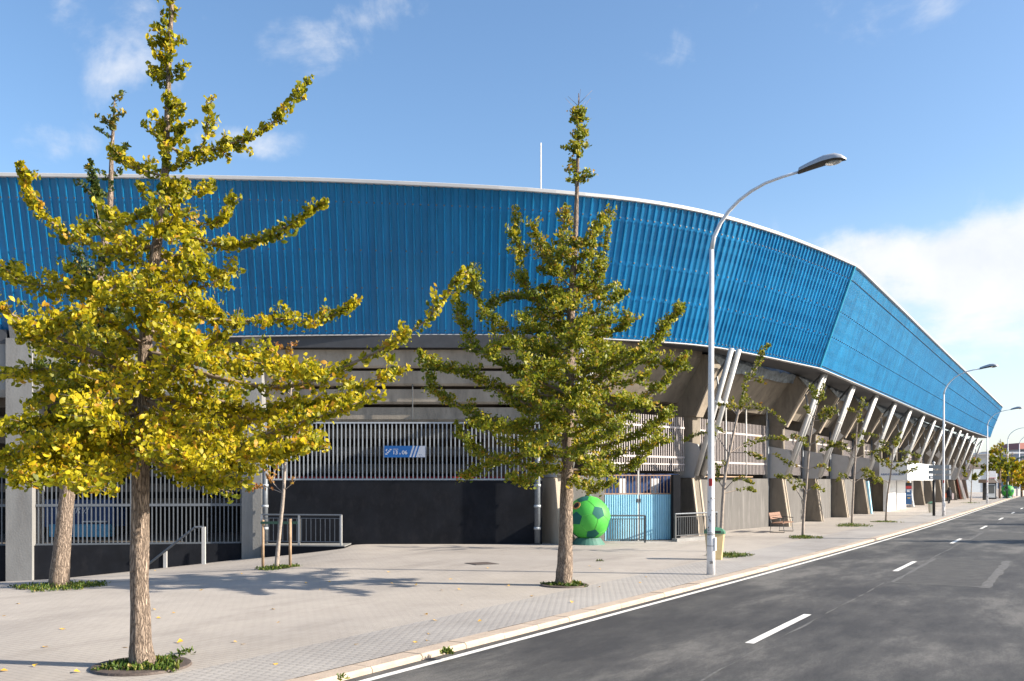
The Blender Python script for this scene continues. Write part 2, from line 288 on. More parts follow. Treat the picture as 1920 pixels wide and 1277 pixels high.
def paving():
    m = bpy.data.materials.new('paving'); m.use_nodes = True; nt = m.node_tree; N = nt.nodes.new; L = nt.links.new; b = nt.nodes['Principled BSDF']
    geo = N('ShaderNodeNewGeometry'); rot = N('ShaderNodeMapping'); rot.inputs['Rotation'].default_value = (0, 0, A); L(geo.outputs['Position'], rot.inputs[0])
    sep = N('ShaderNodeSeparateXYZ'); L(rot.outputs[0], sep.inputs[0])
    def math_(op, a, b_=None, cl=False):
        n = N('ShaderNodeMath'); n.operation = op; n.use_clamp = cl
        for i, q in enumerate((a, b_)):
            if q is None: continue
            if isinstance(q, (int, float)): n.inputs[i].default_value = q
            else: L(q, n.inputs[i])
        return n.outputs[0]
    def brick(w, h, off, mort):
        t = N('ShaderNodeTexBrick'); t.offset = off; t.inputs['Scale'].default_value = 1; t.inputs['Mortar Size'].default_value = mort; t.inputs['Mortar Smooth'].default_value = .4
        t.inputs['Brick Width'].default_value = w; t.inputs['Row Height'].default_value = h; t.inputs['Bias'].default_value = 0
        t.inputs['Color1'].default_value = (.9,.9,.9,1); t.inputs['Color2'].default_value = (1,1,1,1); t.inputs['Mortar'].default_value = (0,0,0,1); L(rot.outputs[0], t.inputs[0]); return t
    ta = brick(.20, .10, .5, .008); tb = brick(.13, .13, .5, .016)
    def noise(s, d=8, r=.6, sc=(1,1,1)):
        mp = N('ShaderNodeMapping'); mp.inputs['Scale'].default_value = sc; L(rot.outputs[0], mp.inputs[0])
        n = N('ShaderNodeTexNoise'); n.inputs['Scale'].default_value = s; n.inputs['Detail'].default_value = d; n.inputs['Roughness'].default_value = r; L(mp.outputs[0], n.inputs[0]); return n.outputs[0]
    big = noise(.22); mid = noise(1.3, 10, .7); fine = noise(60, 4); st = noise(.7, 10, .75, (1, .25, 1))
    # kerb-side strip of studded blocks (t > -9.3), rest flat pavers
    strip = math_('GREATER_THAN', math_('ADD', sep.outputs[0], math_('MULTIPLY', math_('SUBTRACT', mid, .5), .12)), -9.2)
    rA = N('ShaderNodeValToRGB'); rA.color_ramp.elements[0].color = (.335,.30,.265,1); rA.color_ramp.elements[1].color = (.45,.41,.365,1); rA.color_ramp.elements[0].position = .3; rA.color_ramp.elements[1].position = .7
    rB = N('ShaderNodeValToRGB'); rB.color_ramp.elements[0].color = (.285,.268,.252,1); rB.color_ramp.elements[1].color = (.42,.395,.37,1); rB.color_ramp.elements[0].position = .3; rB.color_ramp.elements[1].position = .7
    cmb = math_('ADD', math_('MULTIPLY', big, .5), math_('MULTIPLY', mid, .5)); L(cmb, rA.inputs[0]); L(cmb, rB.inputs[0])
    base = N('ShaderNodeMix'); base.data_type = 'RGBA'; L(strip, base.inputs[0]); L(rA.outputs[0], base.inputs[6]); L(rB.outputs[0], base.inputs[7])
    tile = N('ShaderNodeMix'); tile.data_type = 'RGBA'; L(strip, tile.inputs[0]); L(ta.outputs['Color'], tile.inputs[6]); L(tb.outputs['Color'], tile.inputs[7])
    jf = N('ShaderNodeMapRange'); jf.inputs[3].default_value = .85; jf.inputs[4].default_value = 1; L(tile.outputs[2], jf.inputs[0])
    mul = N('ShaderNodeMix'); mul.data_type = 'RGBA'; mul.blend_type = 'MULTIPLY'; mul.inputs[0].default_value = 1; L(base.outputs[2], mul.inputs[6]); L(jf.outputs[0], mul.inputs[7])
    s2 = N('ShaderNodeMapRange'); s2.inputs[1].default_value = .52; s2.inputs[2].default_value = .75; s2.inputs[4].default_value = .7; L(st, s2.inputs[0])
    mx = N('ShaderNodeMix'); mx.data_type = 'RGBA'; L(s2.outputs[0], mx.inputs[0]); L(mul.outputs[2], mx.inputs[6]); mx.inputs[7].default_value = (.21,.185,.165,1)
    # pale salty blotches
    s3 = N('ShaderNodeMapRange'); s3.inputs[1].default_value = .58; s3.inputs[2].default_value = .75; s3.inputs[4].default_value = .5; L(noise(.55, 9, .7, (.5, 1, 1)), s3.inputs[0])
    mx2 = N('ShaderNodeMix'); mx2.data_type = 'RGBA'; L(s3.outputs[0], mx2.inputs[0]); L(mx.outputs[2], mx2.inputs[6]); mx2.inputs[7].default_value = (.48,.445,.405,1)
    s4 = N('ShaderNodeMapRange'); s4.interpolation_type = 'SMOOTHSTEP'; s4.inputs[1].default_value = .44; s4.inputs[2].default_value = .62; s4.inputs[4].default_value = .5; L(noise(.10, 9, .62, (1.6, .7, 1)), s4.inputs[0])  # broad grey darkening: soft plaza shade put into the paving colour as noise
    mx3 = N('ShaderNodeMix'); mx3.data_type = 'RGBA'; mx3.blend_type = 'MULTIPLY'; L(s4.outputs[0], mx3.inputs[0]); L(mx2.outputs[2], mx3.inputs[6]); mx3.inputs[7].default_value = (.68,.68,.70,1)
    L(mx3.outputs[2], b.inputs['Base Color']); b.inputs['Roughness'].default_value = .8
    hh = math_('ADD', math_('MULTIPLY', tile.outputs[2], 1.0), math_('MULTIPLY', fine, .25))
    bp = N('ShaderNodeBump'); bp.inputs['Strength'].default_value = .55; bp.inputs['Distance'].default_value = .012; L(hh, bp.inputs['Height']); L(bp.outputs[0], b.inputs['Normal']); M['paving'] = m
paving()
def asphalt():
    m = bpy.data.materials.new('asphalt'); m.use_nodes = True; nt = m.node_tree; N = nt.nodes.new; L = nt.links.new; b = nt.nodes['Principled BSDF']
    geo = N('ShaderNodeNewGeometry'); rot = N('ShaderNodeMapping'); rot.inputs['Rotation'].default_value = (0, 0, A); L(geo.outputs['Position'], rot.inputs[0])
    def noise(s, d=8, r=.6, sc=(1,1,1), dist=0):
        mp = N('ShaderNodeMapping'); mp.inputs['Scale'].default_value = sc; L(rot.outputs[0], mp.inputs[0])
        n = N('ShaderNodeTexNoise'); n.inputs['Scale'].default_value = s; n.inputs['Detail'].default_value = d; n.inputs['Roughness'].default_value = r; n.inputs['Distortion'].default_value = dist; L(mp.outputs[0], n.inputs[0]); return n.outputs[0]
    def rng(src, a, b_, c, d):
        q = N('ShaderNodeMapRange'); q.inputs[1].default_value = a; q.inputs[2].default_value = b_; q.inputs[3].default_value = c; q.inputs[4].default_value = d; L(src, q.inputs[0]); return q.outputs[0]
    r = N('ShaderNodeValToRGB'); r.color_ramp.elements[0].color = (.026,.026,.028,1); r.color_ramp.elements[1].color = (.115,.11,.102,1); r.color_ramp.elements[0].position = .43; r.color_ramp.elements[1].position = .575
    q = r.color_ramp.elements.new(.50); q.color = (.052,.051,.050,1)
    mxn = N('ShaderNodeMath'); mxn.operation = 'MULTIPLY_ADD'; mxn.inputs[1].default_value = .55; L(noise(.9, 14, .76, (1, .3, 1), 0), mxn.inputs[0])
    mx2 = N('ShaderNodeMath'); mx2.operation = 'MULTIPLY'; mx2.inputs[1].default_value = .45; L(noise(.16, 4, .6, (1, .6, 1), 0), mx2.inputs[0]); L(mx2.outputs[0], mxn.inputs[2]); L(mxn.outputs[0], r.inputs[0])
    sp = N('ShaderNodeTexVoronoi'); sp.inputs['Scale'].default_value = 90; L(rot.outputs[0], sp.inputs[0])
    mul = N('ShaderNodeMix'); mul.data_type = 'RGBA'; mul.blend_type = 'MULTIPLY'; mul.inputs[0].default_value = 1; L(r.outputs[0], mul.inputs[6]); L(rng(noise(38, 8, .9), .3, .7, .25, 1.85), mul.inputs[7])
    # sparse cracks
    vo = N('ShaderNodeTexVoronoi'); vo.feature = 'DISTANCE_TO_EDGE'; vo.inputs['Scale'].default_value = .23
    wv = N('ShaderNodeMix'); wv.data_type = 'RGBA'; wv.inputs[0].default_value = .14; L(rot.outputs[0], wv.inputs[6])
    nn = N('ShaderNodeTexNoise'); nn.inputs['Scale'].default_value = 1.1; nn.inputs['Detail'].default_value = 7; L(rot.outputs[0], nn.inputs[0]); L(nn.outputs[1], wv.inputs[7]); L(wv.outputs[2], vo.inputs[0])
    ck = rng(vo.outputs[0], 0, .004, .28, 0)
    mx = N('ShaderNodeMix'); mx.data_type = 'RGBA'; L(ck, mx.inputs[0]); L(mul.outputs[2], mx.inputs[6]); mx.inputs[7].default_value = (.02,.02,.02,1)
    L(mx.outputs[2], b.inputs['Base Color']); b.inputs['Roughness'].default_value = .82
    bp = N('ShaderNodeBump'); bp.inputs['Strength'].default_value = .5; bp.inputs['Distance'].default_value = .008; L(noise(140, 3, .8), bp.inputs['Height']); L(bp.outputs[0], b.inputs['Normal']); M['asphalt'] = m
asphalt()
mat('asphalt_patch', (.075,.073,.07), .85, var=.3, vscale=3, bump=.4, bscale=120, col2=(.042,.042,.043))
mat('patch_seam', (.105,.103,.10), .85, var=.35, vscale=10, stain=((.06,.06,.06), 6, .9, 1))
# ------------------------------------------------------------------ ground, road, kerb
KZ = -.08; KF = (CH-KZ)/CH
def te0(s):
    xs = (-60, 0, 10, 20, 30, 45, 60, 90, 130, 2000); ys = (-7.6, -7.28, -7.02, -6.74, -6.52, -6.40, -6.48, -6.8, -7.2, -7.2)
    v = 0
    for k in range(-3, 4): v += float(np.interp(s+k*3, xs, ys))
    return v/7
def te(s): return te0(s/KF)*KF          # outer edge of the white edge line, on the road surface
g = MB(); g.add([(-3000,-3000,-3.2),(3000,-3000,-3.2),(3000,3000,-3.2),(-3000,3000,-3.2)], [(0,1,2,3)])
tag(g.build('ground', 'soil'), kind='structure')
ss = [-60+1.5*i for i in range(0, 140)]+[150+25*i for i in range(0, 56)]
b = MB(); road_t = [None, 0, 14.0]
vsr = []; fr = []
for s in ss:
    for k in range(4):
        t = (te(s)-.55, te(s)+1.5, 0, 24)[k]; vsr.append(ST(s, t, KZ))
for i in range(len(ss)-1):
    for k in range(3): a0 = i*4+k; fr.append((a0, a0+1, a0+5, a0+4))
b.add(vsr, fr); road = tag(b.build('road', 'asphalt'), kind='structure')
# far pavement across the road
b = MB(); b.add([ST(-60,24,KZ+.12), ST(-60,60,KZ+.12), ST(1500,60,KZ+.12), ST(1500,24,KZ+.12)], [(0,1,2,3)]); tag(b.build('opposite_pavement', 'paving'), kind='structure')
KW = .32; KG = .18
def kerb_o(s): return te(s)-KG         # road face of the kerb
# plaza and pavement
ts = [0]+[.35*i for i in range(1, 20)]+[7+.6*i for i in range(0, 60)]+[44+8*i for i in range(0, 6)]
sv = [-60+3*i for i in range(16)]+[-12+.6*i for i in range(0, 110)]+[54+6*i for i in range(0, 20)]+[200+100*i for i in range(14)]
vs_ = []; fs_ = []
for s in sv:
    e = kerb_o(s)-KW
    for t in ts:
        p = ST(s, e-t); p.z = gz(p.x, p.y); vs_.append(p)
n = len(ts)
for i in range(len(sv)-1):
    for k in range(n-1): a0 = i*n+k; fs_.append((a0, a0+n, a0+n+1, a0+1))
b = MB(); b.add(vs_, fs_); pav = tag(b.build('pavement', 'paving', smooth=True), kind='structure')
# kerb stones
kerb = tag(MB().build('kerb', None), kind='structure'); 
kb = MB(); kb.add([ST(-60, kerb_o(-60)-KW, -.3), ST(-60, kerb_o(-60), -.3), ST(0, kerb_o(0), -.3), ST(0, kerb_o(0)-KW, -.3)], [(0,1,2,3)])
def kstone(mb, s0, s1):
    o0, o1 = kerb_o(s0), kerb_o(s1); h = .006*rnd.uniform(-1, 1); ch = .03
    prof0 = [ST(s0, o0-KW, -.3), ST(s0, o0, -.3), ST(s0, o0, h-ch), ST(s0, o0-ch, h), ST(s0, o0-KW+.003, h)]
    prof1 = [ST(s1, o1-KW, -.3), ST(s1, o1, -.3), ST(s1, o1, h-ch), ST(s1, o1-ch, h), ST(s1, o1-KW+.003, h)]
    mb.extr(prof0, prof1)
for i in range(-4, 62):
    mb = MB(); kstone(mb, 2+i*1.0+.006, 3+i*1.0-.006); mb.build('kerbstone', 'kerb_stone', kerb)
mb = MB()
for i in range(62, 300): kstone(mb, 2+i+.006, 3+i-.006)
for i in range(-60, -4): kstone(mb, 2+i+.006, 3+i-.006)
mb.build('kerbstone_run', 'kerb_stone', kerb, kind='stuff')
kerb.data.clear_geometry()
# markings
def strip(name, s0, s1, tf, w, mat_, dz, step=1.5, jag=0):
    n = max(1, int((s1-s0)/step)); mb = MB(); v = []
    for i in range(n+1):
        s = s0+(s1-s0)*i/n; t = tf(s); v += [ST(s, t-w/2+jag*rnd.uniform(-1,1), KZ+dz), ST(s, t+w/2+jag*rnd.uniform(-1,1), KZ+dz)]
    mb.add(v, [(2*i, 2*i+1, 2*i+3, 2*i+2) for i in range(n)]); return mb.build(name, mat_, road)
strip('edge_line', -20, 420, lambda s: te(s)+.06, .115, 'marking', .006, jag=.004)
for k in range(-1, 24):
    s0 = (13.04+12.36*k)*KF; strip('lane_dash', s0, s0+3.35*KF, lambda s: -3.97*KF, .135, 'marking', .006, step=.4, jag=.004)
# repaired trenches: patch and its pale seams
def patch(s0, s1, t0, t1):
    mb = MB(); v = []
    q = [(s0,t0),(s0,t1),(s1,t1),(s1,t0)]
    mb.add([ST(a_, b_, KZ+.003) for a_, b_ in q], [(0,1,2,3)]); mb.build('asphalt_patch', 'asphalt_patch', road)
    for (a_, b_), (c_, d_) in zip(q, q[1:]+q[:1]):
        n = 14; w = .05; mb = MB(); v = []
        dr = Vector((c_-a_, d_-b_)); dr.normalize(); pe = Vector((-dr.y, dr.x))
        for i in range(n+1):
            x = a_+(c_-a_)*i/n; y = b_+(d_-b_)*i/n; w1 = w*rnd.uniform(.5, 1.3)
            v += [ST(x+pe.x*w1, y+pe.y*w1, KZ+.0045), ST(x-pe.x*w1, y-pe.y*w1, KZ+.0045)]
        mb.add(v, [(2*i, 2*i+1, 2*i+3, 2*i+2) for i in range(n)]); mb.build('patch_seam', 'patch_seam', road)
patch(22.6*KF, 30.2*KF, -3.6*KF, -1.75*KF)
patch(40.2*KF, 47*KF, -3.6*KF, .6*KF)
strip('patch_seam', 22.4*KF, 30.4*KF, lambda s: -1.7*KF, .2, 'patch_seam', .0055, step=.5, jag=.05)
strip('patch_seam', 5, 22.4*KF, lambda s: -3.72*KF+.015*math.sin(s*1.3), .022, 'patch_seam', .0045, step=.4, jag=.02)
strip('patch_seam', 29*KF, 75*KF, lambda s: -3.70*KF+.015*math.sin(s*1.1), .035, 'patch_seam', .0045, step=.5, jag=.02)
# ------------------------------------------------------------------ stadium
SD = thing('stadium', 'large concrete football stadium with overhanging blue corrugated cladding', 'stadium', (0, 36, 0))
class FR:
    def __init__(s, p, nrm, typ): s.p = Vector((p[0], p[1], 0)); n_ = Vector((nrm[0], nrm[1], 0)).normalized(); s.n = n_; s.a = Vector((-n_.y, n_.x, 0)); s.typ = typ
    def pt(s, o, a, z): return s.p+s.n*o+s.a*a+Vector((0, 0, z))
FRM = [FR((-26.5, 31.6), (.03,-1), 'c'), FR((-17.6, 32.7), (.05,-1), 'c'), FR((-9.7, 33.9), (.05,-1), 'c'), FR((1.72, 33.9), (.5,-.866), 'p'), FR((7.85, 39.4), (.62,-.785), 'p')]
for k in range(14): FRM.append(FR(ST(47.3+6.95*k, -12.4), NR, 'p'))
def prism(mb, fr, poly, a0, a1): mb.extr([fr.pt(o, a0, z) for o, z in poly], [fr.pt(o, a1, z) for o, z in poly])
def sweep(mb, f0, f1, poly, a0=0, a1=0): mb.extr([f0.pt(o, a0, z) for o, z in poly], [f1.pt(o, a1, z) for o, z in poly])
PW = .6
pillars = []
for i, fr in enumerate(FRM):
    if fr.typ != 'p': continue
    white = i in (10, 11)
    mb = MB(); prism(mb, fr, [(-1.35,-.3),(.03,-.3),(0,0),(-.36,2.42),(-1.35,2.42)], 0, PW); pl = mb.build('pillar', ('concrete_lit' if i == 3 else 'concrete') if not white else 'white_metal', SD)  # pillar nearest the ball is painted paler for the light it catches
    # recessed formwork groove on the front face: two thin ribs of concrete
    mb = MB()
    for a0 in (.03, PW-.13): prism(mb, fr, [(-.02,0),(.035,0),(-.325,2.41),(-.38,2.41)], a0, a0+.1)
    mb.build('front_rib', 'concrete_lit' if not white else 'white_metal', SD)
    mb = MB(); prism(mb, fr, [(-1.3,2.42),(-.34,2.42),(-.34,5.06),(-1.3,5.06)], .05, PW-.05); mb.build('upper_column', 'concrete', SD)
    mb = MB(); prism(mb, fr, [(-2.6,5.06),(-.22,5.06),(.32,6.1),(.87,6.96),(.3,7.62),(-2.6,7.62)], .0, PW); mb.build('raker_beam', 'concrete', SD)
    mb = MB(); prism(mb, fr, [(-.19,5.10),(-.16,5.02),(.4,6.06),(.95,6.94),(.88,7.0),(.34,6.1)], .08, PW-.08); mb.build('raker_rib', 'concrete_lit', SD)
    for sgn in ((-.045, -.002), (PW+.002, PW+.045)):
        mb = MB(); prism(mb, fr, [(-1.28,2.44),(-.16,2.44),(.16,3.55),(.02,3.86),(-1.28,4.12)], *sgn); gp = mb.build('gusset_plate', 'plate_steel', SD)
        if i < 9:
            for j in range(4):
                for oo in (-1.08,) :
                    mb = MB(); z0 = 2.75+.36*j; a_ = sgn[0] if sgn[0] < 0 else sgn[1]; d = -.018 if sgn[0] < 0 else .018
                    prism(mb, fr, [(oo-.09,z0-.08),(oo+.09,z0-.08),(oo+.09,z0+.08),(oo-.09,z0+.08)], min(a_, a_+d), max(a_, a_+d))
                    prism(mb, fr, [(oo-.035,z0-.035),(oo+.035,z0-.035),(oo+.035,z0+.035),(oo-.035,z0+.035)], min(a_+d, a_+3*d), max(a_+d, a_+3*d))
                    mb.build('anchor_plate', 'plate_steel', gp)
    for a0 in (.06, PW-.06):
        mb = MB(); mb.tube([fr.pt(-.16, a0, 2.55), fr.pt(1.72, a0, 7.72)], .115, 12); mb.build('strut', 'white_steel', SD, smooth=True)
    mb = MB(); mb.tube([fr.pt(.95, -.12, 5.58), fr.pt(.95, PW+.12, 5.58)], .07, 10); mb.build('strut_tie', 'white_steel', SD, smooth=True)
    mb = MB(); mb.tube([fr.pt(1.6, PW/2, 7.66), fr.pt(-.35, PW/2, 5.45)], .06, 6); mb.build('brace', 'dark_steel', SD)
    mb = MB(); mb.tube([fr.pt(.7, PW/2, 7.0), fr.pt(.95, PW/2, 5.6)], .045, 6); mb.build('brace', 'galvanised', SD)
    if i >= 5:
        mb = MB(); mb.tube([fr.pt(-.98, -.22, 0), fr.pt(-.98, -.22, 5.4)], .06, 8); mb.build('drainpipe', 'galvanised', SD, smooth=True)
# slab soffit, ceiling, plinth walls between pillars (right-hand side)
for i in range(4, len(FRM)-1):
    f0, f1 = FRM[i], FRM[i+1]
    mb = MB(); sweep(mb, f0, f1, [(-1.7,5.66),(-1.1,5.66),(-.86,5.98),(.22,7.45),(.22,7.8),(-1.7,7.8)], PW, 0); mb.build('soffit_slab', 'concrete', SD)
    mb = MB(); nseg = 18; base = []
    for k in range(nseg+1):
        u = k/nseg; p0 = f0.pt(.16, PW, 7.4).lerp(f1.pt(.16, 0, 7.4), u); nn_ = f0.n.lerp(f1.n, u)
        for (oo, zz) in ((.02, -.28), (.12, -.06), (.2, .16), (.05, .38)):
            base.append(p0+nn_*(oo+rnd.uniform(-.05,.05))+Vector((0,0,zz+rnd.uniform(-.07,.07))))
    mb.add(base, [(k*4+j, (k+1)*4+j, (k+1)*4+j+1, k*4+j+1) for k in range(nseg) for j in range(3)]); mb.build('membrane_flap', 'membrane', SD)
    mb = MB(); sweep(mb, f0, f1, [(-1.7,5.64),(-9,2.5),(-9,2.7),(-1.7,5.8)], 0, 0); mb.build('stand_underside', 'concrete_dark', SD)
    if i not in (9, 10):
        mb = MB(); sweep(mb, f0, f1, [(-1.15,-.3),(-.92,-.3),(-.92,2.42),(-1.15,2.42)], PW+.0, -.36 if i < 9 else 0); mb.build('plinth_wall', 'plaster_grey', SD)
        if i < 9:
            mb = MB(); sweep(mb, f1, f1, [(-1.15,-.3),(-.96,-.3),(-.96,2.38),(-1.15,2.38)], -.355, -.003); mb.build('plinth_recess', 'black_wall', SD)
    mb = MB(); sweep(mb, f0, f1, [(-9.2,-.3),(-9,-.3),(-9,7),(-9.2,7)], 0, 0); mb.build('inner_wall', 'dark_void', SD)  # back wall added behind the bay to block light
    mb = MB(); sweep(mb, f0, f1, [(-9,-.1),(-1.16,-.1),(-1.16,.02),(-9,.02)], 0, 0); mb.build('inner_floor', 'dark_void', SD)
# bay between the two rounded pillars (gate bay)
f0, f1 = FRM[3], FRM[4]
mb = MB(); sweep(mb, f0, f1, [(-1.7,5.66),(-1.1,5.66),(-.86,5.98),(.22,7.45),(.22,7.8),(-1.7,7.8)], PW, 0); mb.build('soffit_slab', 'concrete', SD)
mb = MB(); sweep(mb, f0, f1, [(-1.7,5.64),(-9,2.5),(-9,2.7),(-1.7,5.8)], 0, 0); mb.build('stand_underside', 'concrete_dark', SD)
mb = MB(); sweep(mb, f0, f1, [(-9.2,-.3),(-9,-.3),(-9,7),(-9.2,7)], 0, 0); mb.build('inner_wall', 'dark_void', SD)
# left bays: columns, fascia, stepped underside of the stand, painted walls
for i, (w, d, zt) in ((0, (.9,.9,7.3)), (1, (.9,.9,7.3)), (2, (.62,.8,7.6))):
    fr = FRM[i]; mb = MB(); prism(mb, fr, [(-d,-1.9),(.08,-1.9),(.08,zt),(-d,zt)], -.1, w-.1 if i < 2 else w); mb.build('column', 'concrete_grey', SD)
    mb = MB(); prism(mb, fr, [(-d,zt-.02),(-.02,zt-.02),(.15,8.0),(-d,8.0)], 0, w-.2); mb.build('column_head', 'concrete_grey', SD)
for i in (0, 1):
    f0, f1 = FRM[i], FRM[i+1]
    mb = MB(); sweep(mb, f0, f1, [(-.5,5.25),(-.12,5.25),(.0,5.5),(.0,7.1),(-.5,7.1)], .8, -.1); mb.build('fascia_slab', 'concrete_grey', SD)
    mb = MB(); sweep(mb, f0, f1, [(-.8,7.1),(.02,7.1),(.02,7.6),(-.8,7.6)], .8, -.1); mb.build('edge_beam', 'soffit_metal', SD)
    mb = MB(); sweep(mb, f0, f1, [(-.3,-1.9),(-.08,-1.9),(-.08,.03),(-.3,.03)], .8, -.1); mb.build('painted_wall', 'black_wall', SD)
    for q in range(7):
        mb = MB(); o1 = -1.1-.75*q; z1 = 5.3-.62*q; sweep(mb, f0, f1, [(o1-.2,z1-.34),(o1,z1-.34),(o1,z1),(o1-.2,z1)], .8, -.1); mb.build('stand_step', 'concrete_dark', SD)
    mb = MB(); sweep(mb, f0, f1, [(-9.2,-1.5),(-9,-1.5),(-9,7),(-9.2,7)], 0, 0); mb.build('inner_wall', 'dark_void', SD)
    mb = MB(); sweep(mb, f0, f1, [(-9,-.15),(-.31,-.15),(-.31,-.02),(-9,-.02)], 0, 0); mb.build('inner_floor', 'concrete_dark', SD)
f0, f1 = FRM[2], FRM[3]
f1b = FR(f1.p+Vector((-.62,.10,0)), (.05,-1), 'c')
mb = MB(); sweep(mb, f0, f1b, [(-.25,-.6),(-.06,-.6),(-.06,2.30),(-.25,2.30)], .62, 0); mb.build('painted_wall', 'black_wall', SD)
mb = MB(); sweep(mb, f0, f1b, [(-.7,7.16),(.0,7.16),(.02,7.62),(-.7,7.62)], .62, 0); mb.build('edge_beam', 'soffit_metal', SD)
zs = [(7.12,6.46),(6.36,5.82),(5.70,5.16),(5.04,4.52)]
for q in range(9):
    zt, zb = zs[q] if q < 4 else (4.3-.66*(q-4), 3.93-.66*(q-4))
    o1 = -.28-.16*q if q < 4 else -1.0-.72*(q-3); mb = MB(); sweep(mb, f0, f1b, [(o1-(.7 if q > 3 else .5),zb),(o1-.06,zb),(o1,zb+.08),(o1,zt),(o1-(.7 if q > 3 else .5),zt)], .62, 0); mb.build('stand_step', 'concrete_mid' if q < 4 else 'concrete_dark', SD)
mb = MB(); sweep(mb, f0, f1b, [(-.33,4.4),(-.27,4.4),(-.27,7.1),(-.33,7.1)], 5.95, -5.0); 
mb = MB(); mb.tube([f0.pt(-.24, 6.05, 4.5), f0.pt(-.24, 6.05, 7.1)], .025, 6); mb.build('conduit', 'dark_steel', SD)
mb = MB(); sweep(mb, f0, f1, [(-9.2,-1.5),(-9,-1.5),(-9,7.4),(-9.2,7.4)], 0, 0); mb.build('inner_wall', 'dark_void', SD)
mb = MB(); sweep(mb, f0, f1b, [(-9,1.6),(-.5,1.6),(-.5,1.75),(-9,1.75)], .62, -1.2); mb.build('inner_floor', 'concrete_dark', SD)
mb = MB(); mb.tube([f0.pt(-.75, .7, 2.42), f1b.pt(-.75, -.1, 2.42)], .045, 6); mb.build('red_pipe', 'red_pipe', SD)
for (px, zt, zb) in ((497, 3.2, .02), (1007.5, 4.2, .05)):
    q = P(px, 900, 33.65 if px < 600 else 33.7); mb = MB(); mb.tube([(q.x, q.y, zb), (q.x, q.y, zt)], .105, 12); dp = mb.build('drainpipe', 'galvanised', SD, smooth=True)
    for zc in (.55, 1.35, 2.1):
        mb = MB(); mb.tube([(q.x, q.y, zc), (q.x, q.y, zc+.09)], .125, 12); mb.build('pipe_clamp', 'grille_paint', dp, smooth=True)
for i in range(len(FRM)-1):
    mb = MB(); sweep(mb, FRM[i], FRM[i+1], [(-9.3,3.0),(-.75,7.66),(-.75,7.74),(-9.3,3.2)]); mb.build('stand_deck', 'concrete_dark', SD)  # slab added over the stand to block light through the gaps
# blue cladding
Bpx = [(-420,640,32.0),(-150,637,32.5),(0,635,33.0),(350,631,33.6),(640,627,33.95),(960,627,34.25),(1130,634,35.1),(1300,645,37.0),(1400,661,39.5),(1534.5,689.3,43.9)]
Bp = [P(*q) for q in Bpx]
def cr(p0, p1, p2, p3, t):
    return .5*((2*p1)+(p2-p0)*t+(2*p0-5*p1+4*p2-p3)*t*t+(3*p1-p0-3*p2+p3)*t**3)
path = []
ext = [Bp[0]*2-Bp[1]]+Bp+[Bp[-1]*2-Bp[-2]]
for i in range(len(Bp)-1):
    for k in range(24): path.append(cr(ext[i], ext[i+1], ext[i+2], ext[i+3], k/24))
path.append(Bp[-1])
topx = [(-700,324),(-150,327),(0,329),(350,333),(600,338),(850,349),(1000,357),(1200,376),(1340,401),(1500,452),(1600,497.5)]
def topy(x): return float(np.interp(x, [q[0] for q in topx], [q[1] for q in topx]))
def topy_s(x): return sum(topy(x+d) for d in (-60,-40,-20,0,20,40,60))/7 if x < 1540 else topy(x)
left = []
for i, p in enumerate(path):
    d = path[min(i+1, len(path)-1)]-path[max(i-1, 0)]; nrm = Vector((d.y, -d.x, 0)).normalized()
    if i == len(path)-1: nrm = NR
    elif i > len(path)-25: nrm = nrm.lerp(NR, ((i-(len(path)-25))/24)**2).normalized()
    q = p+nrm*1.58; x = CX+F*q.x/q.y; z = CH+(HOR-topy_s(x))*q.y/F
    left.append((p, Vector((q.x, q.y, z-.05)), nrm))
right = []
c0 = left[-1]
for k in range(0, 102):
    s = 45.0+k; zb = float(np.interp(s, (45, 60, 82, 115, 146), (7.64, 7.70, 7.76, 7.95, 8.34))); zt = float(np.interp(s, (45, 60, 79, 142), (12.25, 12.28, 12.28, 12.45)))
    b_ = ST(s, -10.4, zb); t_ = ST(s, -8.82, zt)
    if k == 0: b_, t_ = c0[0], c0[1]
    right.append((b_, t_, NR))
right[-1] = (right[-1][0], ST(142.5, -8.82, 12.45), NR)
def resample(seq, step):
    d = [0]
    for i in range(len(seq)-1): d.append(d[-1]+(seq[i+1][0]-seq[i][0]).length)
    L_ = d[-1]
    def at(x):
        x = min(max(x, 0), L_); i = int(np.searchsorted(d, x, side='right')-1); i = min(max(i, 0), len(seq)-2)
        u = (x-d[i])/(d[i+1]-d[i]); a_, b_ = seq[i], seq[i+1]
        return a_[0].lerp(b_[0], u), a_[1].lerp(b_[1], u), a_[2].lerp(b_[2], u).normalized()
    return at, L_
bolt_me = MB(); bolt_me.lathe([(.022,0),(.022,.02),(.012,.03)], (0,0,0), 6)
bolts = MB()
FRAC = (.022, .315, .565, .875)
